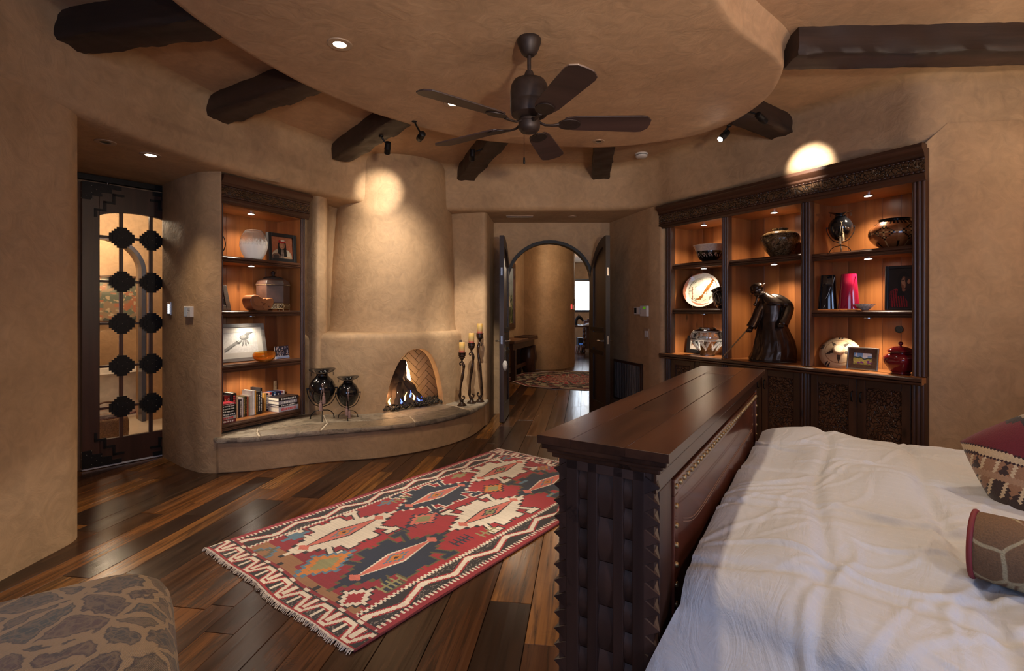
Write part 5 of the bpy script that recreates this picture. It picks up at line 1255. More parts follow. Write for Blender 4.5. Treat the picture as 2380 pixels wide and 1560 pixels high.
dv = G().sheet([r[::-1] for r in P+far]); dvo = dv.obj('duvet', duvetmat(), None, smooth=179, label='rumpled white quilted duvet spread over the bed', cat='duvet', loc=FBO, rot=FBA)
sd = dvo.modifiers.new('sub', 'SUBSURF'); sd.levels = 1; sd.render_levels = 1

# ------------------------------------------------------------ cushions
def pillow(name, label, loc, rot, w, h, th, fn, n=70):
    t = thing(name, label, 'cushion', loc, 0, None, rot=rot)
    for side in (-1, 1):
        P = []
        for i in range(n+1):
            row = []
            for j in range(n+1):
                a, b = 2*i/n-1, 2*j/n-1; k = (1-a**4)*(1-b**4); pin = 1-.07*(a*a*b*b)
                row.append((w/2*a*(1-.06*(1-b*b)*0)*pin, side*th/2*max(0, k)**.55, h/2*b*pin))
            P.append(row)
        g = G().sheet(P if side < 0 else [r[::-1] for r in P]); me = g.mesh('front_cover' if side < 0 else 'back_cover', None, 179)
        A, B = np.meshgrid((np.arange(n)+.5)/n, (np.arange(n)+.5)/n, indexing='ij')
        c = fn(A, B) if side < 0 else np.tile(np.array(srgb(70,48,40)), (n, n, 1))
        if side > 0: c = c[:, ::-1]
        me.materials.append(vcol('cushion_weave', .85, .6, 260, sheen=.2)); paint(me, c.reshape(-1, 3)); link('front_cover' if side < 0 else 'back_cover', me, t)
    return t
def f_kilim(A, B):
    C = np.zeros(A.shape+(3,)); C[:] = srgb(70,50,42)
    d = (A-.5)*.72+(B-.5)*.70-.04           # across the diagonal bands
    e = (A-.5)*.70-(B-.5)*.72
    C[d > .30] = srgb(52,40,38); saw = .03*np.abs(((e*9) % 1)*2-1)
    C[(d > .2-saw*0) & (d < .30)] = srgb(160,142,122); C[(d > .17-saw) & (d < .2+saw)] = srgb(40,28,26)
    C[(d > -.06) & (d < .17-saw)] = srgb(104,20,30)
    C[(d > -.11) & (d < -.06)] = srgb(196,168,130); C[(d > -.12) & (d < -.108)] = srgb(50,20,22); C[(d > -.065) & (d < -.055)] = srgb(50,20,22)
    m = (d < -.12) & (d > -.34); tri = np.abs(((e*6) % 1)*2-1)
    C[m] = srgb(150,108,78); C[m & (tri > (d+.34)/.22)] = srgb(58,38,32); C[m & (np.abs(tri-.5) < .12)] = srgb(204,178,142); C[m & (np.abs(d+.22) < .02)] = srgb(168,130,100)
    C[d < -.34] = srgb(60,42,36); return C
pillow('cushion', 'southwestern woven cushion in red, tan and brown at the right edge', (1.79,1.54,.885), (rad(-24), rad(-32), rad(-46)), .54, .48, .2, f_kilim)
t = thing('bolster', 'brown embroidered bolster with red piping in front of the woven cushion', 'cushion', (1.335,1.06,.815), 0, rot=(0, 0, rad(-50)))
m, nt, b = newmat('brown_embroidery'); v = coords(nt, (1,1,1))
vo = nt.nodes.new('ShaderNodeTexVoronoi'); vo.feature = 'DISTANCE_TO_EDGE'; vo.inputs['Scale'].default_value = 6.5; nt.links.new(mix(nt, .1, v, noise(nt, v, 5, 2, out=1), 'ADD'), vo.inputs['Vector'])
vc = nt.nodes.new('ShaderNodeTexVoronoi'); vc.inputs['Scale'].default_value = 9; nt.links.new(v, vc.inputs['Vector'])
c0 = mix(nt, ramp(nt, vo.outputs['Distance'], [(.016,(1,1,1)),(.028,(0,0,0))]), (.15,.08,.038), (.33,.27,.16))
c0 = mix(nt, ramp(nt, vc.outputs['Distance'], [(.14,(1,1,1)),(.2,(0,0,0))]), c0, (.12,.03,.02))
fz = noise(nt, coords(nt, (1,1,1)), 300, 3); nt.links.new(mix(nt, 1.0, c0, ramp(nt, fz, [(.3,(.7,.7,.7)),(.7,(1.1,1.1,1.1))]), 'MULTIPLY'), b.inputs['Base Color']); b.inputs['Roughness'].default_value = .85; bump(nt, b, fz, .5, .003)
rr_ = .080
G().tube([(-.27,0,0),(-.26,0,0),(-.2,0,0),(0,0,0),(.2,0,0),(.26,0,0),(.27,0,0)], [rr_*.95,rr_,rr_*1.02,rr_*1.03,rr_*1.02,rr_,rr_*.95], 40).obj('cover', m, t, smooth=60)
for x in (-.268, .268): G().tube([(x, rr_*.985*math.cos(k*PI/20), rr_*.985*math.sin(k*PI/20)) for k in range(41)], .006, 8).obj('piping', plain('dark_red_piping', (.16,.012,.015), .7), t, smooth=60)

# ------------------------------------------------------------ kilim runner
RU, RV = 1.45, 2.677; nu, nv = 242, 446
U_, V_ = np.meshgrid((np.arange(nu)+.5)/nu*RU, (np.arange(nv)+.5)/nv*RV)      # [v,u]
C = np.zeros(U_.shape+(3,)); RED, BLK, WHT, NAV, PNK, ORG, BLU, OLV, TAN = srgb(158,26,34), srgb(30,22,22), srgb(222,208,188), srgb(24,34,54), srgb(206,106,88), srgb(198,118,40), srgb(86,118,138), srgb(140,134,88), srgb(150,104,66)
C[:] = RED
shade = np.random.RandomState(2).rand(nv)*.16+.9; shade2 = smooth_noise(U_.shape, 10, 3)*.3+.85
dkm = (V_ < .55); C[dkm] = srgb(140,20,34)
C[(V_ < .26) & (U_ < .62) ] = TAN; C[(V_ < .20) & (U_ > .55)] = TAN
def step(x, q): return np.round(x/q)*q
def dia(uc, vc, hu, hv, col, q=.022, sel=None):
    du, dv_ = np.abs(U_-uc), np.abs(V_-vc)
    m_ = (step(du, q)/hu+dv_/hv) < 1
    C[m_] = col; return m_
def rect(u0, u1, v0, v1, col): C[(U_ > u0) & (U_ < u1) & (V_ > v0) & (V_ < v1)] = col
def quad(pts, col): poly(C, U_, V_, pts, col)
def medallion(uc, vc, body, edge, core, star, out):
    def layer(grow, col):
        du, dv_ = np.abs(U_-uc), np.abs(V_-vc)
        m_ = (step(du, .03)/(.20+grow)+step(dv_, .016)/(.40+grow*2)) < 1
        for s1 in (-1, 1):
            for s2 in (-1, 1):
                # blunt arms reaching across the width
                a0 = vc+s2*.075; m_ |= (np.abs(V_-a0) < .036+grow) & ((U_-uc)*s1 > 0) & ((U_-uc)*s1 < .215+grow)
                # hooked barbs
                tt = (U_-uc)*s1; vv_ = (V_-vc)*s2
                m_ |= (tt > .09) & (tt < .235+grow) & (np.abs(vv_-(.13+tt*.42)) < .016+grow)
                m_ |= (tt > .20-grow) & (tt < .24+grow) & (vv_ > .15-grow) & (vv_ < .25+grow)
        C[m_] = col
    layer(.012, edge); layer(0, body)
    du, dv_ = np.abs(U_-uc), np.abs(V_-vc)
    C[((du/.072+dv_/.29) < 1)] = out; C[((du/.058+dv_/.265) < 1)] = core
    for s2 in (-1, 1): C[(np.abs(V_-(vc+s2*.27)) < .035) & (du < (.035-np.abs(V_-(vc+s2*.27)))*1.3)] = core
    C[((step(du, .012)/.045+step(dv_, .014)/.085) < 1)] = BLU if star is ORG else NAV; C[((step(du, .012)/.034+step(dv_, .014)/.064) < 1)] = star; C[(du+dv_*.6) < .012] = BLK
for k, (uc, vc, w_) in enumerate(((.45,.622,1),(.45,1.422,0),(.45,2.19,1),(.972,.613,0),(.968,1.431,1),(.95,2.17,0))):
    if w_: medallion(uc, vc, WHT, BLK, PNK, ORG if k == 0 else OLV, BLK)
    else: medallion(uc, vc, NAV, (srgb(92,80,44) if k != 1 else WHT), PNK, ORG, WHT)
def star(uc, vc, hu, hv, cols):
    for k, (c, f) in enumerate(zip(cols, (1, .82, .5))): dia(uc, vc, hu*f, hv*f, c, .03*f)
star(.712,.33,.13,.20,(BLU,ORG,OLV)); star(.70,1.06,.10,.15,(NAV,PNK,OLV)); star(.69,1.80,.10,.13,(BLK,ORG,OLV)); star(.72,2.45,.07,.09,(BLU,ORG,TAN)); star(.33,.16,.09,.11,(BLU,srgb(96,90,70),TAN)); star(.27,1.85,.05,.09,(OLV,OLV,OLV)); star(.28,2.5,.06,.07,(BLU,BLU,TAN))
star(1.13,.23,.10,.12,(BLK,WHT,RED)); star(.53,.13,.04,.05,(BLK,BLK,BLK)); star(.90,.13,.05,.06,(BLK,BLK,BLK)); star(.27,.40,.05,.09,(BLU,BLU,BLU)); star(.27,1.09,.04,.07,(BLU,BLU,TAN)); star(.80,2.05,.03,.05,(BLU,BLU,BLU)); star(1.13,1.95,.03,.05,(BLU,BLU,OLV))
def comb(uc, vc, col, n=5, s=1):
    rect(uc-.006, uc+.006, vc-.075, vc+.075, col)
    for k in range(n): v0 = vc-.065+k*.13/(n-1); rect(uc-.045, uc+.045, v0-.006, v0+.006, col)
comb(1.165,.42,OLV); comb(1.12,.99,NAV); comb(1.16,1.18,OLV,4); comb(.30,1.2,OLV,4); comb(.72,.88,NAV,3)
# side borders
for sd_ in (0, 1):
    d = U_ if sd_ == 0 else RU-U_
    C[d < .212] = WHT; tooth = ((V_/.026) % 1) < .5
    C[(d < .046)] = srgb(150,30,42); C[(d >= .030) & (d < .060) & tooth] = WHT
    C[(d >= .046) & (d < .060) & ~tooth] = BLK
    C[(d >= .060) & (d < .178)] = srgb(34,26,24)
    C[(d >= .178) & (d < .194) & tooth] = srgb(34,26,24)
    C[(d >= .196) & (d < .212) & ~tooth] = RED
    per = .34; ph = (V_/per+.5*sd_) % 1; tri = np.abs(ph*2-1)          # zig-zag with blocks
    zz_ = .085+.07*tri; C[np.abs(d-zz_) < .026] = RED; C[np.abs(d-zz_) < .015] = WHT
    m_ = (np.abs(tri-.98) < .09) & (d > .125) & (d < .165); C[m_] = WHT
    m_ = (np.abs(tri-.02) < .09) & (d > .07) & (d < .11); C[m_] = WHT
# end borders
for sd_ in (0, 1):
    d = V_ if sd_ == 0 else RV-V_; inside = (U_ > .04) & (U_ < RU-.04)
    band = d < .135; C[band] = srgb(34,26,24)
    ph = (U_/.182) % 1; x = np.abs(ph*2-1); wav = .022+.088*np.clip((x-.2)/.45, 0, 1)
    C[band & (np.abs(d-wav) < .024)] = RED; sl = (x > .2) & (x < .65)
    C[band & sl & (np.abs(x-.2-.45*(d-.022)/.088) < .26)] = RED
    C[band & sl & (np.abs(x-.2-.45*(d-.022)/.088) < .13)] = WHT; C[band & ~sl & (np.abs(d-wav) < .011)] = WHT
    C[band & (x < .16) & (d > .045) & (d < .12)] = WHT; C[band & (x >= .16) & (x < .22) & (d > .045) & (d < .125)] = RED
    C[band & (x > .9) & (d < .09) & (d > .02)] = WHT
    C[(d >= .122) & (d < .135)] = BLK; C[(d >= .135) & (d < .150) & inside] = srgb(140,30,36)
    seg = (((U_*7) % 1) < .3); C[(d >= .128) & (d < .146) & seg & inside] = WHT
    C[d < .012] = RED
C = C*shade[:, None, None]*shade2[..., None]
wear = (np.random.RandomState(11).rand(nv, nu) > .86) & (C.max(axis=2) < .03) & (smooth_noise(U_.shape, 16, 8) > .5); C[wear] = np.array(srgb(120,108,98))*1.0
rn_ = np.random.RandomState(4); edge = 0
P = []
for i in range(nv+1):
    v = RV*i/nv; P.append([(RU*j/nu, v+(.010*math.sin(j/nu*7)+.006*math.sin(j/nu*17+1))*math.exp(-v/.3), .010+.0022*math.sin(v*5+j*.02)+.0015*math.sin(j*.07+v*9)) for j in range(nu+1)])
rug_a = math.atan2(-.612, .791)
rg = thing('kilim_rug', 'red kilim runner with white and navy medallions on the plank floor', 'rug', (-1.795, 2.949, 0), rug_a)
me = G().sheet(P).mesh('woven_field', vcol('kilim_wool', .9, .5, 420, sheen=.25, bstretch=(.5,2,1))); me.flip_normals() if False else None
paint(me, C.reshape(-1, 3)); link('woven_field', me, rg)
G().sheet([[(0,0,.0),(RU,0,.0)],[(0,RV,.0),(RU,RV,.0)]]).obj('underside', plain('rug_back', (.2,.03,.03), .9), rg)
e0 = [(RU*j/nu) for j in range(0, nu+1, 6)]
ed = G()
ed.tube([(0,v,.005) for v in np.linspace(.0,RV,60)], .006, 6).tube([(RU,v,.005) for v in np.linspace(.0,RV,60)], .006, 6)
ed.obj('selvedge', plain('dark_red_selvedge', (.12,.015,.02), .9), rg)
fr_ = G(); rf = random.Random(12)
for end, sg in ((0, -1), (RV, 1)):
    for k in range(300):
        x = RU*(k+.5)/300; v = end+(.010*math.sin(x/RU*7)+.006*math.sin(x/RU*17+1) if end == 0 else 0)
        l = rf.uniform(.018,.034); dx = rf.uniform(-.012,.012)
        fr_.tube([(x,v,.008),(x+dx*.4,v+sg*l*.5,.012+rf.uniform(0,.004)),(x+dx,v+sg*l,.004)], [.0032,.003,.0016], 4)
fr_.obj('fringe', plain('cream_fringe', (.5,.42,.36), .9, 0, .3, 60), rg, kind='stuff')

# ------------------------------------------------------------ ottoman
ot = thing('ottoman', 'tapestry-upholstered ottoman in the lower left corner', 'ottoman', (-1.48, 1.373, 0), rad(36))
m, nt, b = newmat('patched_tapestry'); v = coords(nt)
vw = mix(nt, .13, v, noise(nt, v, 7, 4, out=1), 'ADD')
vo = nt.nodes.new('ShaderNodeTexVoronoi'); vo.inputs['Scale'].default_value = 8; vo.inputs['Randomness'].default_value = .85; nt.links.new(vw, vo.inputs['Vector'])
ve = nt.nodes.new('ShaderNodeTexVoronoi'); ve.feature = 'DISTANCE_TO_EDGE'; ve.inputs['Scale'].default_value = 8; ve.inputs['Randomness'].default_value = .85; nt.links.new(vw, ve.inputs['Vector'])
hs = nt.nodes.new('ShaderNodeSeparateColor'); nt.links.new(vo.outputs['Color'], hs.inputs[0])
pc = ramp(nt, hs.outputs[0], [(0,(.05,.045,.045)),(.25,(.09,.045,.04)),(.45,(.045,.055,.055)),(.65,(.10,.07,.04)),(.85,(.06,.035,.035))], 'CONSTANT')
vi = nt.nodes.new('ShaderNodeTexVoronoi'); vi.feature = 'DISTANCE_TO_EDGE'; vi.inputs['Scale'].default_value = 24; nt.links.new(vw, vi.inputs['Vector']); pc = mix(nt, ramp(nt, vi.outputs['Distance'], [(.04,(.55,)*3),(.09,(0,0,0))]), pc, (.22,.15,.09)); inn_ = noise(nt, v, 26, 4, .7, 2); pc = mix(nt, ramp(nt, inn_, [(.46,(0,0,0)),(.56,(.7,)*3)]), pc, (.15,.10,.065)); pc = mix(nt, ramp(nt, ve.outputs['Distance'], [(.13,(0,0,0)),(.14,(.6,)*3),(.17,(.6,)*3),(.18,(0,0,0))]), pc, (.2,.13,.08))
fld = mix(nt, ramp(nt, ve.outputs['Distance'], [(.07,(0,0,0)),(.09,(1,1,1))]), (.30,.20,.11), mix(nt, ramp(nt, ve.outputs['Distance'], [(.085,(1,1,1)),(.115,(0,0,0))]), pc, (.035,.022,.024)))
wv = nt.nodes.new('ShaderNodeTexWave'); wv.inputs['Scale'].default_value = 95; wv.inputs['Distortion'].default_value = .6; nt.links.new(coords(nt, rot=(0,0,.6)), wv.inputs['Vector'])
rib = ramp(nt, wv.outputs['Fac'], [(.2,(.55,.55,.55)),(.7,(1.12,1.1,1.08))])
nt.links.new(mix(nt, 1.0, fld, rib, 'MULTIPLY'), b.inputs['Base Color']); b.inputs['Roughness'].default_value = .85; b.inputs['Sheen Weight'].default_value = .2; bump(nt, b, wv.outputs['Fac'], .5, .003)
rings = []
def rr_ring(a, b_, r, z, n=14):
    out = []
    for cx, cy, a0 in ((a-r, b_-r, 0), (-a+r, b_-r, PI/2), (-a+r, -b_+r, PI), (a-r, -b_+r, 1.5*PI)):
        for k in range(n): q = a0+PI/2*k/(n-1); out.append((cx+r*math.cos(q), cy+r*math.sin(q), z))
    return out
for ins_, z in ((.03,.10),(.0,.13),(-.012,.22),(-.012,.30),(.0,.36),(.02,.40),(.055,.433),(.10,.452),(.18,.464),(.28,.47),(.36,.472)):
    rings.append(rr_ring(.46-ins_, .42-ins_, max(.02, .16-ins_*.3), z))
G().loft(rings).obj('upholstery', m, ot, smooth=179)
for a in ((.34,.30),(-.34,.30),(.34,-.30),(-.34,-.30)): G().lathe([(.03,0),(.036,.02),(.045,.1),(.04,.11)], 16, (a[0],a[1],0)).obj('foot', M['walnutz'], ot, smooth=40)

# ------------------------------------------------------------ sliding glazed door
bdn = thing('sliding_door', 'dark wood sliding door with glass and stepped iron rosettes in the left alcove', 'door', (DO.x, DO.y, 0), DA)
DW, DH = .8, 2.53
dwood = wood('door_mahogany', (.022,.008,.005), (.075,.027,.016), .35, 'z', 22, bmp=.08)
GX0, GX1, GZ0 = .124, .676, .25
def gtop(x): return 2.215+.085*math.sqrt(max(0, 1-((x-.4)/.30)**2))
G().box(0,GX0,0,.045,.02,DH).obj('stile', dwood, bdn, bevel=.003); G().box(GX1,DW,0,.045,.02,DH).obj('stile', dwood, bdn, bevel=.003)
G().box(GX0,GX1,0,.045,.02,GZ0).obj('bottom_rail', dwood, bdn, bevel=.003)
ar_ = [(x, gtop(x)) for x in np.linspace(GX0, GX1, 25)]
G().vprism(ar_+[(GX1,DH),(GX0,DH)], 0, .045).obj('top_rail', dwood, bdn)
G().vprism([(GX0,GZ0)]+[(GX1,GZ0)]+ar_[::-1], .020, .025).obj('glass', M['pane'], bdn)
RZ = [.527,.90,1.284,1.665,2.065]; RX = [.283,.511]
for x in RX: G().box(x-.013,x+.013,.004,.041,GZ0,gtop(x)).obj('muntin', dwood, bdn, bevel=.003)
for z in RZ: G().box(GX0,GX1,.006,.039,z-.011,z+.011).obj('muntin', dwood, bdn, bevel=.003)
def stepped(r, n=5):
    s = r/n; q = [(s*(n if k < 2 else n+1-k), s*(k+1)) for k in range(n)]
    Q = []; pz = 0
    for x, z in q: Q += [(x, pz), (x, z)]; pz = z
    return Q+[(-x, z) for x, z in Q[::-1]]+[(-x, -z) for x, z in Q[1:]]+[(x, -z) for x, z in Q[::-1][:-1]]
rm = G().vprism(stepped(.094, 5), -.014, .0).vprism(stepped(.07, 5), -.02, -.014).vprism(stepped(.04, 3), -.025, -.02).mesh('rosette', M['black'])
M['nail'] = plain('bright_nail', (.4,.36,.3), .3, 1)
nl = G()
for a, b in ((0,0),(.035,.03),(-.035,.03),(.035,-.03),(-.035,-.03)): nl.ell((a,-.022,b),.0045,.0045,.0045,6,4)
nlm = nl.mesh('nails', M['nail'], 60)
for x in RX:
    for z in RZ:
        o = link('rosette', rm, bdn, loc=(x, .004, z)); link('nails', nlm, o)
def stairs(x0, z0, sx, sz, n, st):
    pts = [(x0, z0)]
    for k in range(n): pts += [(x0+sx*st*(n-k), z0+sz*st*.55*k), (x0+sx*st*(n-k), z0+sz*st*.55*(k+1))]
    return pts+[(x0, z0+sz*st*.55*n)]
for sz, z0 in ((1,.02), (-1,DH)):
    for sx, x0 in ((1,0), (-1,DW)):
        p = G().vprism(stairs(x0, z0, sx, sz, 4, .07), -.008, 0).obj('corner_plate', M['black'], bdn)
        b_ = G(); xx, zz = x0+sx*.085, z0+sz*.30
        for k in range(3):
            b_.box(min(xx,xx+sx*.02),max(xx,xx+sx*.02),-.01,0,min(zz,zz-sz*.075),max(zz,zz-sz*.075)); zz -= sz*.075
            b_.box(min(xx,xx+sx*.085),max(xx,xx+sx*.085),-.01,0,min(zz,zz+sz*.02),max(zz,zz+sz*.02)); xx += sx*.065
        b_.obj('stepped_strap', M['black'], p)
        link('nails', nlm, p, loc=(x0+sx*.1, .012, z0+sz*.06)); link('nails', nlm, p, loc=(x0+sx*.03, .012, z0+sz*.12))
G().box(.0,.8,-.004,.049,.006,.02).obj('sweep', plain('pale_weatherstrip', (.5,.5,.55), .4), bdn)
t = thing('door_track', 'black iron track above the sliding door', 'track', (DO.x, DO.y, 2.548), DA)
G().box(-1.4,1.0,-.012,.035,0,.046).obj('rail', M['black'], t)
for x in (.18,.62): G().tube([(x,.01,-.02),(x,.01,.02)], .012, 10).obj('hanger', M['chrome'], t, smooth=60)
# things in the bathroom beyond
def inb(x, y, z=0): return dl(x, y, z)
t = thing('bathtub', 'white freestanding bathtub in the arched bathroom niche', 'bathtub', inb(.72,2.85), DA)
def tubr(a, b_, z): return [(a*math.cos(q), b_*math.sin(q), z) for q in np.linspace(0, 2*PI, 40, endpoint=False)]
G().loft([tubr(.42,.26,0), tubr(.5,.31,.05), tubr(.56,.36,.3), tubr(.6,.39,.56), tubr(.63,.42,.585), tubr(.62,.41,.6), tubr(.57,.36,.59), tubr(.5,.3,.3), tubr(.4,.22,.15)]).obj('basin', plain('white_enamel', (.7,.66,.6), .15), t, smooth=60)
G().tube(catmull([(.35,.37,.6),(.35,.36,.75),(.3,.25,.8),(.27,.2,.76)], 5), .014, 8).obj('faucet', M['bronze_paint'], t, smooth=60)
t = thing('wicker_basket', 'brown wicker basket on the bathroom floor', 'basket', inb(.36,.85), DA)
bp_ = refine([(.14,0),(.17,.04),(.185,.15),(.18,.26),(.165,.30),(.155,.29),(.165,.2),(.13,.03)], 3)
G().lathe(bp_, 40, wob=lambda a, r, z: (r+.004*math.sin(a*20+z*200), 0)).obj('weave', plain('wicker', (.22,.13,.07), .7, 0, .4, 90, .6), t, smooth=50)
G().tube(catmull([(.16,0,.29),(.14,0,.40),(0,0,.46),(-.14,0,.40),(-.16,0,.29)], 6), .01, 8).obj('handle', plain('wicker_handle', (.16,.09,.05), .7), t, smooth=60)
def f_abs(X, Y):
    a, b, c = smooth_noise(X.shape, 5, 1), smooth_noise(X.shape, 11, 2), smooth_noise(X.shape, 24, 3)
    A = np.zeros(X.shape+(3,)); A[:] = srgb(150,128,100); A[a > .5] = srgb(104,116,100); A[b > .62] = srgb(176,112,80); A[(c > .7)] = srgb(196,176,140); A[(a < .3) & (b < .5)] = srgb(74,84,80); return A
t = thing('framed_painting', 'abstract green and rust painting on the bathroom wall', 'painting', inb(1.05,3.585,1.22), DA)
picture('canvas', f_abs, .7, .64, 60, 54, M['canvas'], t, (0,-.01,.03))
for q in ((-.38,-.35,0,.70),(.35,.38,0,.70),(-.35,.35,0,.03),(-.35,.35,.67,.70)): G().box(q[0],q[1],-.03,.0,q[2],q[3]).obj('frame_rail', M['dark'], t, bevel=.004)
t = thing('toilet_roll_stand', 'black iron ringed stand near the bathroom niche', 'stand', inb(.45,1.9), DA)
g = G().tube([(0,0,.01),(0,0,.85)], .012, 8)
for z in (.7,.76,.82): g.lathe([(.03,z-.01),(.045,z),(.03,z+.01)], 16)
g.lathe([(.09,0),(.09,.012),(.01,.02)], 20).obj('pole', M['black'], t, smooth=50)

# ------------------------------------------------------------ wall controls
def plate(name, label, loc, rz, w, h, d, mat, cat='switch'):
    t = thing(name, label, cat, loc, rz)
    G().box(-w/2,w/2,-d,.004,-h/2,h/2).obj('housing', mat, t, bevel=.003); return t
t = plate('control_keypad', 'silver-framed lit keypad panel on the plaster pillar', (-3.178,4.684,1.418), rad(-38.8), .105, .125, .014, M['chrome'], 'keypad')
G().box(-.026,.026,-.0155,-.013,-.045,.045).obj('screen', emit('lit_screen', (.9,.95,1), 1.1), t)
for s_ in (-1, 1):
    for k in range(5): G().box(s_*.04-.007,s_*.04+.007,-.017,-.013,-.042+k*.019,-.030+k*.019).obj('button', M['white'], t)
t = plate('thermostat', 'white thermostat with small buttons on the plaster pillar', (-2.83,4.427,1.392), rad(-31.4), .115, .095, .026, M['white'], 'thermostat')
G().box(-.052,.0,-.028,-.025,-.04,.038).obj('screen', plain('pale_screen', (.5,.56,.62), .2), t)
for k in range(7): G().ell((.014+.013*(k % 3), -.027, .028-.016*(k//3)), .004, .003, .004, 8, 5).obj('button', plain('grey_button', (.25,.24,.24), .5), t)
t = plate('thermostat', 'small white thermostat with black screen right of the arched doorway', (1.529,6.11,1.402), rad(-74.7), .13, .09, .02, M['white'], 'thermostat')
G().box(-.052,.0,-.022,-.018,-.032,.034).obj('screen', M['blackplastic'], t)
t = plate('alarm_panel', 'white alarm panel with green display right of the arched doorway', (1.576,5.955,1.397), rad(-74.7), .15, .125, .028, M['white'], 'control panel')
G().box(-.0,.055,-.030,-.026,.025,.05).obj('display', emit('green_display', (.12,.35,.01), .5), t)
for k in range(4): G().ell((-.055,-.028,.015-.015*k),.005,.003,.004,8,5).obj('button', plain('grey_button', (.25,.24,.24), .5), t)
t = plate('light_switch', 'tan double light switch below the alarm panel', (1.588,5.93,1.128), rad(-74.7), .115, .125, .008, M['trimring'], 'switch')
for s_ in (-.018, .022): G().box(s_-.015,s_+.015,-.013,-.007,-.035,.035).obj('rocker', M['white'], t, bevel=.002)
t = thing('wall_grille', 'dark return-air grille of rough vertical slats right of the arched doorway', 'vent', (1.468,6.352,.50), rad(-74.7))
gw, gh = .36, .26
for q in ((-gw,gw,gh-.03,gh),(-gw,gw,-gh,-gh+.03),(-gw,-gw+.03,-gh,gh),(gw-.03,gw,-gh,gh)): G().box(q[0],q[1],-.025,.006,q[2],q[3]).obj('frame_rail', M['dark'], t, bevel=.003)
G().box(-gw+.02,gw-.02,.0,.006,-gh+.02,gh-.02).obj('backing', M['blackplastic'], t)
M['twig'] = wood('weathered_slat', (.05,.04,.035), (.16,.13,.11), .7, 'z', 30, bmp=.4)
for k in range(15):
    x = -gw+.05+k*(2*gw-.1)/14; G().tube([(x+random.uniform(-.004,.004),-.012,-gh+.03+j*(2*gh-.06)/5) for j in range(6)], [.013*random.uniform(.8,1.15) for _ in range(6)], 7).obj('slat', M['twig'], t, smooth=40)

# ------------------------------------------------------------ arched double doors
ddark = wood('espresso_door', (.016,.009,.008), (.05,.027,.02), .38, 'z', 22, bmp=.06)
def leaf(name, label, hinge, free, flip):
    h, f = Vector(hinge), Vector(free); d = (f-h).normalized()
    t = tag(bpy.data.objects.new(name, None), label, None, None, 'structure'); COL.objects.link(t)
    t.location = (h.x, h.y, 0); t.rotation_euler = (0, 0, math.atan2(d.y, d.x)); w = AH-.01
    def zt(x): return AZ-.01+AR*math.sqrt(max(0, 1-((AH-x)/AH)**2))
    xs = np.linspace(.001, w, 26)
    # stiles and rails
    n1 = .10
    def piece(x0, x1, z0f, z1f, y0, y1, nm, mt, par=t, n=12):
        xx = np.linspace(x0, x1, n); return G().vprism([(x, z0f(x)) for x in xx]+[(x, z1f(x)) for x in xx[::-1]], y0, y1).obj(nm, mt, par)
    T = .028
    piece(.0, n1, lambda x: .012, zt, -T, T, 'hinge_stile', ddark); piece(w-n1, w, lambda x: .012, zt, -T, T, 'lock_stile', ddark)
    piece(n1, w-n1, lambda x: zt(x)-.12, zt, -T, T, 'arched_rail', ddark); piece(n1, w-n1, lambda x: .012, lambda x: .22, -T, T, 'bottom_rail', ddark)
    piece(n1, w-n1, lambda x: .92, lambda x: 1.12, -T, T, 'lock_rail', ddark)
    piece(n1, w-n1, lambda x: .22, lambda x: .92, -.012, .012, 'panel', ddark); piece(n1, w-n1, lambda x: 1.12, lambda x: zt(x)-.12, -.012, .012, 'panel', ddark)
    for z in (.86, 1.16): piece(.0, w*.85, lambda x: z-.025, lambda x: z+.025, -T-.005, T+.005, 'iron_strap', M['black'])
    for sy in (-1, 1):
        e_ = G().box(w-.062,w-.03,min(sy*T,sy*(T+.006)),max(sy*T,sy*(T+.006)),.93,1.11).obj('escutcheon', M['bronze_paint'], t, bevel=.002)
        G().tube([(w-.046,sy*T,1.02),(w-.046,sy*(T+.05),1.02),(w-.06,sy*(T+.055),1.02),(w-.15,sy*(T+.055),1.02)], .009, 8).obj('lever', M['chrome'], e_, smooth=60)
    for z in (.985, 1.84): G().box(w-.001,w+.002,-.012,.012,z,z+.10).obj('latch_plate', M['chrome'], t)
    return t
leaf('door_1', 'left leaf of the arched double door, swung open edge-on', (-.062,6.835), (-.128,6.27), 1)
leaf('door_2', 'right leaf of the arched double door, swung open', (1.092,6.835), (1.195,6.27), -1)
tr = G(); op = arch_pts(AC, AH+.012, AZ, AR+.012); inn = arch_pts(AC, AH-.028, AZ, AR-.028); n = len(op)
tr.v = [(x, 6.845, z) for x, z in op]+[(x, 6.845, z) for x, z in inn]+[(x, 7.0, z) for x, z in op]+[(x, 7.0, z) for x, z in inn]
for i in range(n-1): tr.f += [(i, i+1, n+i+1, n+i), (n+i, n+i+1, 3*n+i+1, 3*n+i), (2*n+i, 2*n+i+1, i+1, i), (3*n+i, 3*n+i+1, 2*n+i+1, 2*n+i)]
tr.obj('trim_2', M['black'], label='thin dark arched jamb of the doorway', kind='structure')
t = thing('door_charm', 'pale oval charm hanging from the left door lever', 'ornament', (-.085,6.245,.985), 0)
G().tube([(0,0,.0),(0,0,-.20)], .003, 6).obj('cord', plain('pale_cord', (.5,.45,.4), .8), t)
G().lathe([(.004,-.20),(.022,-.215),(.03,-.25),(.026,-.30),(.008,-.33),(.001,-.333)], 16, wob=lambda a, r, z: (r*(1+.1*math.sin(5*a+z*60)), 0)).obj('oval', plain('shell_white', (.5,.46,.42), .5, 0, .4, 60, .5), t, smooth=60)

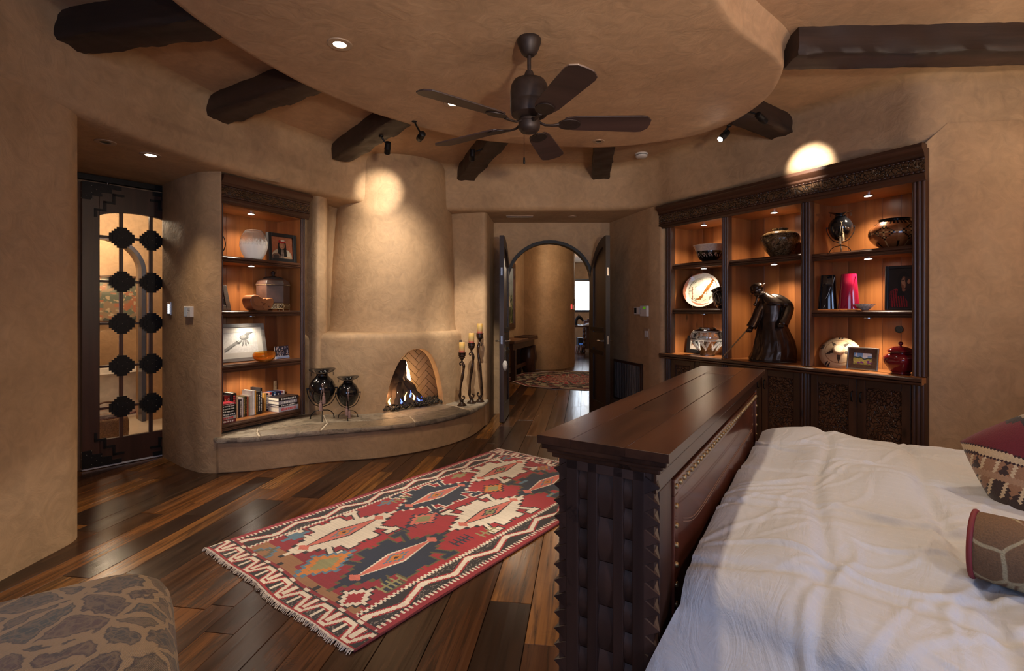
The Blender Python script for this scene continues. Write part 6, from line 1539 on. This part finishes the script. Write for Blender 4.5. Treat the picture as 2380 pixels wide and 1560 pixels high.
# ------------------------------------------------------------ hall furniture
HA = math.atan2(-.957, -.29)
t = thing('console_table', 'heavy dark wood console table against the hall wall', 'table', (.60,11.62,0), HA)
G().box(0,1.9,-.5,0,.75,.81).obj('table_top', wood('table_plank', (.07,.028,.012), (.2,.085,.035), .35, 'x', 16), t, bevel=.008)
G().box(.1,1.8,-.44,-.06,.62,.75).obj('apron', M['darkx'], t)
for x in (.12, 1.7):
    for y in (-.42, -.08): G().box(x-.05,x+.05,y-.05,y+.05,0,.62).obj('leg', M['dark'], t, bevel=.008)
G().box(.12,1.7,-.29,-.21,.16,.24).obj('stretcher', M['darkx'], t, bevel=.005)
dr = thing('drum_pot', 'large dark barrel-shaped drum under the console table end', 'drum', (.38,11.62,0), 0)
G().lathe(refine([(.1,0),(.13,.02),(.18,.2),(.2,.36),(.18,.5),(.14,.6),(.02,.61)], 3), 28, wob=lambda a, r, z: (r*(1+.03*math.sin(14*a)), 0)).obj('barrel', M['dark'], dr, smooth=50)
t2 = thing('display_tray', 'flat dark tray frame lying on the console table', 'tray', (.36,11.35,.812), HA)
G().box(-.2,.5,-.15,.15,0,.012).obj('board', M['blackplastic'], t2)
for q in ((-.22,.52,-.17,-.14),(-.22,.52,.14,.17),(-.22,-.19,-.14,.14),(.49,.52,-.14,.14)): G().box(q[0],q[1],q[2],q[3],0,.035).obj('rim', M['dark'], t2)
def f_hallp(X, Y):
    n1, n2 = smooth_noise(X.shape, 8, 5), smooth_noise(X.shape, 26, 6)
    A = canvas(X, srgb(84,86,52), srgb(150,158,162), np.clip(Y*1.4-.3, 0, 1)); A *= (.6+.7*n1)[..., None]; A[(n2 > .66) & (Y < .5)] = srgb(150,140,90); A[(n2 < .3) & (Y < .55)] = srgb(44,50,34)
    poly(A,X,Y,[(.28,.28),(.36,.66),(.52,.70),(.68,.62),(.8,.3)], srgb(206,192,166)); blob(A,X,Y,.5,.72,.1,.07,srgb(60,38,26)); poly(A,X,Y,[(.5,.5),(.46,.74),(.66,.7),(.7,.52)], srgb(50,32,24))
    return speck(A, .15, 3)
hp_ = thing('framed_painting', 'tall dark-framed painting of a white-robed figure on the hall wall', 'painting', (-.16,11.02,1.0), math.atan2(.957,.29))
picture('canvas', f_hallp, 1.0, 1.25, 70, 88, M['canvas'], hp_, (0,-.04,.12))
for q in ((-.62,-.5,0,1.49),(.5,.62,0,1.49),(-.5,.5,0,.12),(-.5,.5,1.37,1.49)): G().box(q[0],q[1],-.07,.0,q[2],q[3]).obj('frame_rail', M['dark'], hp_, bevel=.015)
lamp('SPOT', (.75,10.3,3.0), 30, WARM, (-.05,11.2,1.5), .05, 60, .7)
# octagonal rug
oc = thing('octagonal_rug', 'octagonal patterned rug in red, cream and black on the hall floor', 'rug', (1.28,10.25,0), 0)
n = 90; R_ = 1.42; pts, cols = [], []
def oct_r(a): return R_*math.cos(PI/8)/math.cos(((a-PI/8) % (PI/4))-PI/8 if False else ((a) % (PI/4))-PI/8)
na, nr = 144, 46; Pm = [[(oct_r(2*PI*j/na)*i/nr*math.cos(2*PI*j/na), oct_r(2*PI*j/na)*i/nr*math.sin(2*PI*j/na), .012) for j in range(na+1)] for i in range(nr+1)]
g = G().sheet(Pm); me = g.mesh('woven_field', vcol('hall_rug_wool', .9, .3, 200)); r_ = random.Random(6)
for i in range(nr):
    for j in range(na):
        q = (i+.5)/nr; a = (j+.5)/na*2*PI
        w_ = math.sin(a*16+q*9)*math.sin(q*34)+.6*math.sin(a*24-q*17)+.4*r_.uniform(-1,1)
        if q > .975: c = srgb(200,190,176)
        elif q > .93: c = srgb(110,20,28)
        elif q > .62: c = srgb(150,138,112) if w_ > .15 else (srgb(40,36,34) if w_ > -.7 else srgb(100,30,34))
        elif q > .58: c = srgb(30,26,26)
        else: c = srgb(140,26,36) if w_ > .2 else (srgb(170,150,126) if w_ > -.35 else srgb(52,40,40))
        cols.append(c)
paint(me, cols); link('woven_field', me, oc)
G().sheet([[(R_*math.cos(PI/8+k*PI/4)*.998, R_*math.sin(PI/8+k*PI/4)*.998, z) for k in range(9)] for z in (0, .012)]).obj('edge', plain('cream_edge', (.5,.44,.38), .9), oc)
# desk in the far room
dk_ = thing('desk', 'carved dark desk with twisted legs in the far room', 'desk', (2.55,16.9,0), 0)
G().box(-.65,1.0,-.4,.4,.86,.92).obj('desk_top', M['darkx'], dk_, bevel=.01); G().box(-.1,.95,-.36,.36,.15,.86).obj('drawer_block', M['dark'], dk_)
for x, y in ((-.56,-.32),(-.18,-.34),(-.56,.32)):
    G().lathe([(.03,0)]+[(.042+.014*math.sin(k*1.3), .03+k*.028) for k in range(30)], 14, (x,y,0)).obj('leg', M['dark'], dk_, smooth=40)
pc_ = thing('computer_tower', 'dark computer tower under the far desk', 'computer', (2.28,16.85,0), 0)
G().box(-.1,.1,-.22,.22,.02,.5).obj('case', M['blackplastic'], pc_, bevel=.01); G().box(-.06,.06,-.224,-.22,.3,.305).obj('status_light', emit('blue_led', (.1,.3,1), 3), pc_)
hs_ = thing('horse_sculpture', 'black horse head sculpture on the far desk', 'sculpture', (2.22,16.95,.921), 0)
g = G().tube(catmull([(-.08,0,.0),(-.06,0,.14),(.0,0,.25),(.07,0,.27)], 5), [.06,.06,.058,.055,.052,.05,.05,.05,.05,.05,.052,.054,.055,.056,.055,.05], 10).tube([(.05,0,.28),(.13,0,.2),(.17,0,.13)], [.055,.045,.032], 10).tube([(.03,0,.3),(.02,0,.37)], [.018,.004], 6)
g.lathe([(.1,0),(.1,.02),(.02,.03)], 16); g.obj('casting', M['black'], hs_, smooth=60)
for k, (x, h, lab) in enumerate(((2.50,.15,'short dark binder on the far desk'),(2.62,.21,'taller dark red binder on the far desk'))):
    b_ = thing('binder', lab, 'binder', (x,17.1,.921), 0); G().box(-.05,.05,-.12,.12,0,h).obj('cover', plain('binder_cover', (.06,.02,.02), .5), b_, bevel=.006); G().box(-.04,.04,-.115,.124,.006,h-.006).obj('pages', M['pages'], b_)
pp = thing('paper_pile', 'pile of white papers on the far desk', 'papers', (2.62,16.62,.921), .2)
for k in range(6): G().box(-.25+.02*k,.22-.015*k,-.12,.12,k*.012,k*.012+.009).obj('sheet', M['white'], pp)
for k in range(5):
    b_ = thing('book', 'magazine %s leaning on the floor by the far desk' % ('nearest the leg','second from the leg','in the middle','second from the end','at the far end')[k], 'book', (2.07+.045*k,16.6,.004), 0, 'magazines under the far desk', rot=(0, rad(12), 0))
    G().box(-.008,.008,-.1,.1,0,.26).obj('cover', plain('magazine', ((.5,.2,.1),(.6,.5,.4),(.2,.1,.08),(.5,.4,.35),(.3,.15,.1))[k], .4), b_)
ph = thing('wall_phone', 'small grey intercom handset on the curved hall wall', 'intercom', (1.555,12.74,1.55), rad(64))
G().box(-.05,.05,-.04,0,-.12,.0).obj('base', M['white'], ph, bevel=.006); G().box(-.03,.03,-.05,-.01,-.02,.16).obj('handset', M['chrome'], ph, bevel=.01); G().box(-.02,.03,-.045,-.04,-.09,-.03).obj('screen', M['blackplastic'], ph)
rs_ = thing('wall_sensor', 'small red-lit sensor on the curved hall wall', 'sensor', (1.475,12.55,1.5), rad(60))
G().box(-.03,.03,-.02,0,-.06,.06).obj('body', emit('red_led', (1,.1,.08), .8), rs_)

# ------------------------------------------------------------ recessed lights and spots
def can(x, y, z, label, power=0, lit=True, r=.055, aim=None, angle=110, group='recessed ceiling lights', cat='light'):
    t = thing('recessed_light', label, cat, (x, y, z), 0, group)
    G().lathe([(r*.66,-.001),(r*.68,-.006),(r*1.25,-.006),(r*1.3,0),(r*1.3,.002)], 28).obj('trim', M['trimring'], t, smooth=40)
    G().lathe([(r*.01,-.0035),(r*.7,-.0035),(r*.7,-.001)], 24).obj('lens', M['glow'] if lit else M['blackplastic'], t)
    if power: lamp('SPOT', (x, y, z-.03), power, WARM, aim or (x, y, 0), .05, angle, .7)
    return t
can(-1.0, 2.923, ZD, 'lit recessed light in the round ceiling nearest the left beams', 70)
can(-.44, 3.759, ZD, 'lit recessed light in the round ceiling beside the fan blade', 70)
can(.79, 4.60, ZD, 'dark recessed opening in the round ceiling above the doorway', lit=False, r=.042)
can(-2.889, 3.577, ZS, 'dark round recessed speaker in the alcove soffit', lit=False, r=.05)
can(-2.78, 3.873, ZS, 'lit recessed light in the alcove soffit', 45, angle=90)
can(.766, 6.4, ZS, 'dark recessed light in the doorway soffit', lit=False, r=.04)
for (x, y, lab) in ((.3, 1.9, 'added recessed light at the unseen near edge of the round ceiling'),): can(x, y, ZD, lab, 80)  # unseen can added to the disc for more light
for (x, y, lab) in ((2.75, 2.0, 'added recessed light out of view above the far side of the bed'), (1.2, -.7, 'added recessed light near the windows behind the viewpoint')): can(x, y, ZC, lab, 75)  # unseen upper ceiling cans, added to lift the room light

# ceiling beams, roughly radial around the dropped disc
def beam(a, b, label, w=.2, h=.18, z=ZD+.014):
    a, b = Vector(a), Vector(b); L = (b-a).length; n = max(8, int(L/.04)); r = random.Random(hash(label) & 255)
    sec = [(-.5,1),(-.5,.6),(-.5,.25),(-.5,.06),(-.46,0),(-.2,0),(.05,0),(.25,0),(.46,0),(.5,.06),(.5,.25),(.5,.6),(.5,1)]
    ph = [r.uniform(0, 6) for _ in sec]
    rings = []
    for i in range(n+1):
        ring = []
        for k, (u, t) in enumerate(sec):
            j = .004*math.sin(i*.37+ph[k])+.003*math.sin(i*.83+ph[k]*2)+.0035*r.uniform(-1, 1)
            ring.append((L*i/n, u*w+(j if abs(u) > .4 else 0), z+t*h+(j if t < .2 else 0)))
        rings.append(ring)
    m = G().loft(rings)
    return m.obj('ceiling_beam', M['beam'], None, smooth=60, label=label, cat='beam', group='hewn ceiling beams', loc=(a.x, a.y, 0), rot=math.atan2(b.y-a.y, b.x-a.x))
beam((-1.6,2.78), (-2.72,3.0), 'thick dark hewn ceiling beam nearest the viewer on the left')
beam((-1.35,3.5), (-2.52,4.2), 'dark hewn ceiling beam second from the left')
beam((-.85,4.1), (-1.78,5.25), 'dark hewn ceiling beam left of the chimney top')
beam((-.1,4.6), (-.56,6.06), 'dark hewn ceiling beam right of the chimney top')
beam((.87,4.7), (1.06,6.02), 'dark hewn ceiling beam above the arched doorway')
beam((1.55,3.9), (2.42,4.52), 'short dark hewn ceiling beam above the tall bookcase')
beam((1.75,3.17), (4.4,3.07), 'long dark hewn ceiling beam crossing the upper right corner', w=.21)

# small black spot heads
def spot(head, aim, label, power=0, mount=None, lit=False, angle=34, size=.02, blend=.6):
    t = thing('spotlight', label, 'spotlight', head, 0, 'black accent spotlights')
    d = (Vector(aim)-Vector(head)).normalized(); q = d.to_track_quat('-Z', 'Y').to_matrix().to_4x4()
    G().lathe([(.012,.065),(.024,.06),(.026,.052),(.027,.01),(.029,.006),(.029,-.004),(.027,-.008),(.027,-.045),(.024,-.05),(.021,-.047)], 20).xf(q).obj('head', M['black'], t, smooth=40)
    G().lathe([(.002,-.0515),(.0215,-.0515),(.0215,-.048)], 18).xf(q).obj('lens', M['glowcool'] if lit else plain('dim_lens', (.2,.2,.22), .1), t)
    if mount:
        m = Vector(mount)-Vector(head)
        G().tube([m, m*.5+Vector((0,0,.01)), (0,0,.03)], .008, 8).ell(tuple(m), .022, .022, .012, 12, 6).obj('bracket', M['black'], t, smooth=60)
    if power: lamp('SPOT', Vector(head)+d*.06, power, (1, .92, .80), aim, size, angle, blend)
    return t
spot((-1.12,4.53,2.86), (-1.5,5.5,1.75), 'black spotlight under the beam left of the chimney, aimed at the hood', 130, (-1.17,4.5,2.96), angle=84, blend=1)
spot((-.77,4.25,2.87), (-1.40,5.44,2.72), 'black spotlight at the disc edge over the fan blade tip', 240, (-.80,4.12,2.95), angle=24, blend=1)
spot((-.385,4.86,2.90), (-.48,6.2,.9), 'black spotlight on the side of the beam right of the chimney', 200, (-.26,4.88,2.98), angle=38, blend=.8)
spot((1.95,3.93,2.90), (2.58,4.33,2.62), 'black spotlight on the short beam, aimed at the bookcase cornice', 190, (1.86,3.98,2.98), angle=36, blend=.9)
spot((1.79,4.26,2.88), (-1.1,3.2,.0), 'lit spotlight glaring below the disc edge on the short beam', 260, (1.82,4.22,2.95), lit=True, angle=38)
# smoke detector
t = thing('smoke_detector', 'white round smoke detector on the ceiling above the doorway', 'smoke detector', (1.425, 5.54, ZC))
G().lathe([(.07,0),(.072,-.012),(.07,-.016),(.064,-.018),(.064,-.022),(.062,-.036),(.05,-.044),(.002,-.046)], 32).obj('housing', M['white'], t, smooth=40)
G().lathe([(.066,-.0175),(.067,-.0195),(.066,-.0215)], 32).obj('vent_slot', M['blackplastic'], t)
# supply vent in the doorway soffit
t = thing('ceiling_vent', 'tan slotted air vent in the doorway soffit', 'vent', (.098, 6.4, ZS))
G().box(-.17,.17,-.05,-.042,-.008,.004).box(-.17,.17,.042,.05,-.008,.004).box(-.17,-.16,-.042,.042,-.008,.004).box(.16,.17,-.042,.042,-.008,.004).obj('frame', M['trimring'], t)
for k in range(6): G().box(-.16,.16,-.036+k*.013,-.030+k*.013,-.006,.002).obj('slat', M['bronze_paint'], t)

# ------------------------------------------------------------ ceiling fan
t = thing('ceiling_fan', 'dark bronze five-blade ceiling fan under the round ceiling', 'ceiling fan', (.098, 2.87, ZD))
fb = M['bronze_paint']
G().lathe([(.064,0),(.068,-.006),(.068,-.022),(.060,-.045),(.044,-.082),(.030,-.095),(.026,-.098),(.012,-.098)], 32).obj('canopy', fb, t, smooth=40)
G().tube([(0,0,-.09),(0,0,-.26)], .0115, 14).obj('downrod', fb, t, smooth=60)
G().lathe([(.012,-.185),(.022,-.187),(.026,-.2),(.034,-.228),(.06,-.232),(.09,-.245),(.104,-.27),(.108,-.30),(.108,-.36),(.1065,-.365),(.108,-.37),(.108,-.41),(.1,-.435),(.072,-.452),(.02,-.455)], 40).obj('motor_housing', fb, t, smooth=40)
G().lathe([(.05,-.452),(.058,-.46),(.058,-.475),(.062,-.478),(.062,-.505),(.056,-.52),(.045,-.53),(.042,-.528),(.036,-.534),(.02,-.536),(.004,-.536)], 32).obj('switch_housing', fb, t, smooth=40)
M['blade'] = wood('fan_blade_wood', (.03,.016,.014), (.07,.036,.03), .5, 'x', 14, bmp=.05)
for k in range(5):
    a = rad(1.5+72*k); Rm = Matrix.Rotation(a, 4, 'Z') @ Matrix.Translation((0,0,-.478)) @ Matrix.Rotation(rad(-12), 4, 'X')
    o = [(.20,-.046),(.215,-.056),(.26,-.066),(.63,-.080),(.66,-.074),(.69,-.040),(.693,.0),(.69,.040),(.66,.074),(.63,.080),(.26,.066),(.215,.056),(.20,.046)]
    bl = G().prism(o, -.004, .004).xf(Rm).obj('blade', M['blade'], t, bevel=.0015)
    br = G()
    br.tube([(.055,0,.004),(.09,.0,-.014),(.13,0,-.016),(.17,0,-.011)], [.012,.010,.010,.014], 10, .6)
    ov = [(.228+.066*math.cos(x*PI/12), .05*math.sin(x*PI/12)) for x in range(24)]
    br.prism(ov, -.012, -.0045)
    br.xf(Rm).obj('blade_bracket', fb, bl, smooth=45, bevel=.002)
g = G().tube([(-.03,-.05,-.53),(-.03,-.05,-.69)], .0016, 6).lathe([(.002,-.69),(.005,-.692),(.006,-.72),(.004,-.728),(.001,-.729)], 10, (-.03,-.05,0))
g.obj('pull_chain', M['black'], t, smooth=60)

# ------------------------------------------------------------ unseen lamps added outside the frame to brighten the room
M['shade'] = plain('linen_lamp_shade', (.8,.66,.48), .8)
M['shade'].node_tree.nodes['Principled BSDF'].inputs['Transmission Weight'].default_value = .0
def bulb_lamp(name, label, loc, h, power, base_r=.1, shade=True, up=False):
    t = thing(name, label, 'lamp', loc, 0, 'added lamps outside the frame')
    G().lathe([(base_r,0),(base_r,.015),(.02,.03),(.016,h-.02),(.02,h)], 20).obj('base', M['bronze_paint'], t, smooth=40)
    if up: G().lathe([(.03,h-.02),(.12,h+.04),(.2,h+.12),(.195,h+.12),(.115,h+.05),(.02,h)], 28).obj('bowl', M['bronze_paint'], t, smooth=40)
    else: G().lathe([(.19,h-.02),(.12,h+.24),(.118,h+.24),(.188,h-.02)], 28).obj('shade', M['shade'], t, smooth=40)
    lamp('POINT', (loc[0], loc[1], loc[2]+h+(.14 if up else .10)), power, (1,.82,.62), size=.05)
bulb_lamp('fill_table_lamp', 'added shaded bedside lamp beyond the far side of the bed', (3.55,2.35,.62), .45, 75)  # added out of view to warm the right wall and ceiling
bulb_lamp('fill_floor_lamp', 'added bronze uplight floor lamp by the bed head wall', (3.9,.2,0), 1.75, 120, .15, up=True)  # added uplight, unseen, brightening the ceiling
t = thing('fill_floor_lamp', 'added black floor lamp behind the viewpoint, turned up to brighten the round ceiling', 'lamp', (1.0,-.95,0), 0, 'added lamps outside the frame')
G().lathe([(.16,0),(.16,.015),(.02,.03),(.014,1.42),(.016,1.45)], 20).obj('base', M['black'], t, smooth=40)
hq = (Vector((.2,3.0,2.95))-Vector((1.0,-.95,1.5))).to_track_quat('-Z', 'Y').to_matrix().to_4x4()
G().lathe([(.02,.14),(.07,.12),(.10,.02),(.15,-.08),(.145,-.08),(.09,.02)], 24).xf(Matrix.Translation((0,0,1.5)) @ hq).obj('head', M['black'], t, smooth=40)
lamp('SPOT', (1.0,-.93,1.51), 420, (1,.82,.62), (.2,3.0,2.95), .12, 62, 1)  # added fill spot that brightens the dropped disc
G().box(3.3,3.8,2.1,2.6,.0,.62).obj('nightstand', M['dark'], None, bevel=.01, label='dark nightstand under the bedside lamp', cat='nightstand')
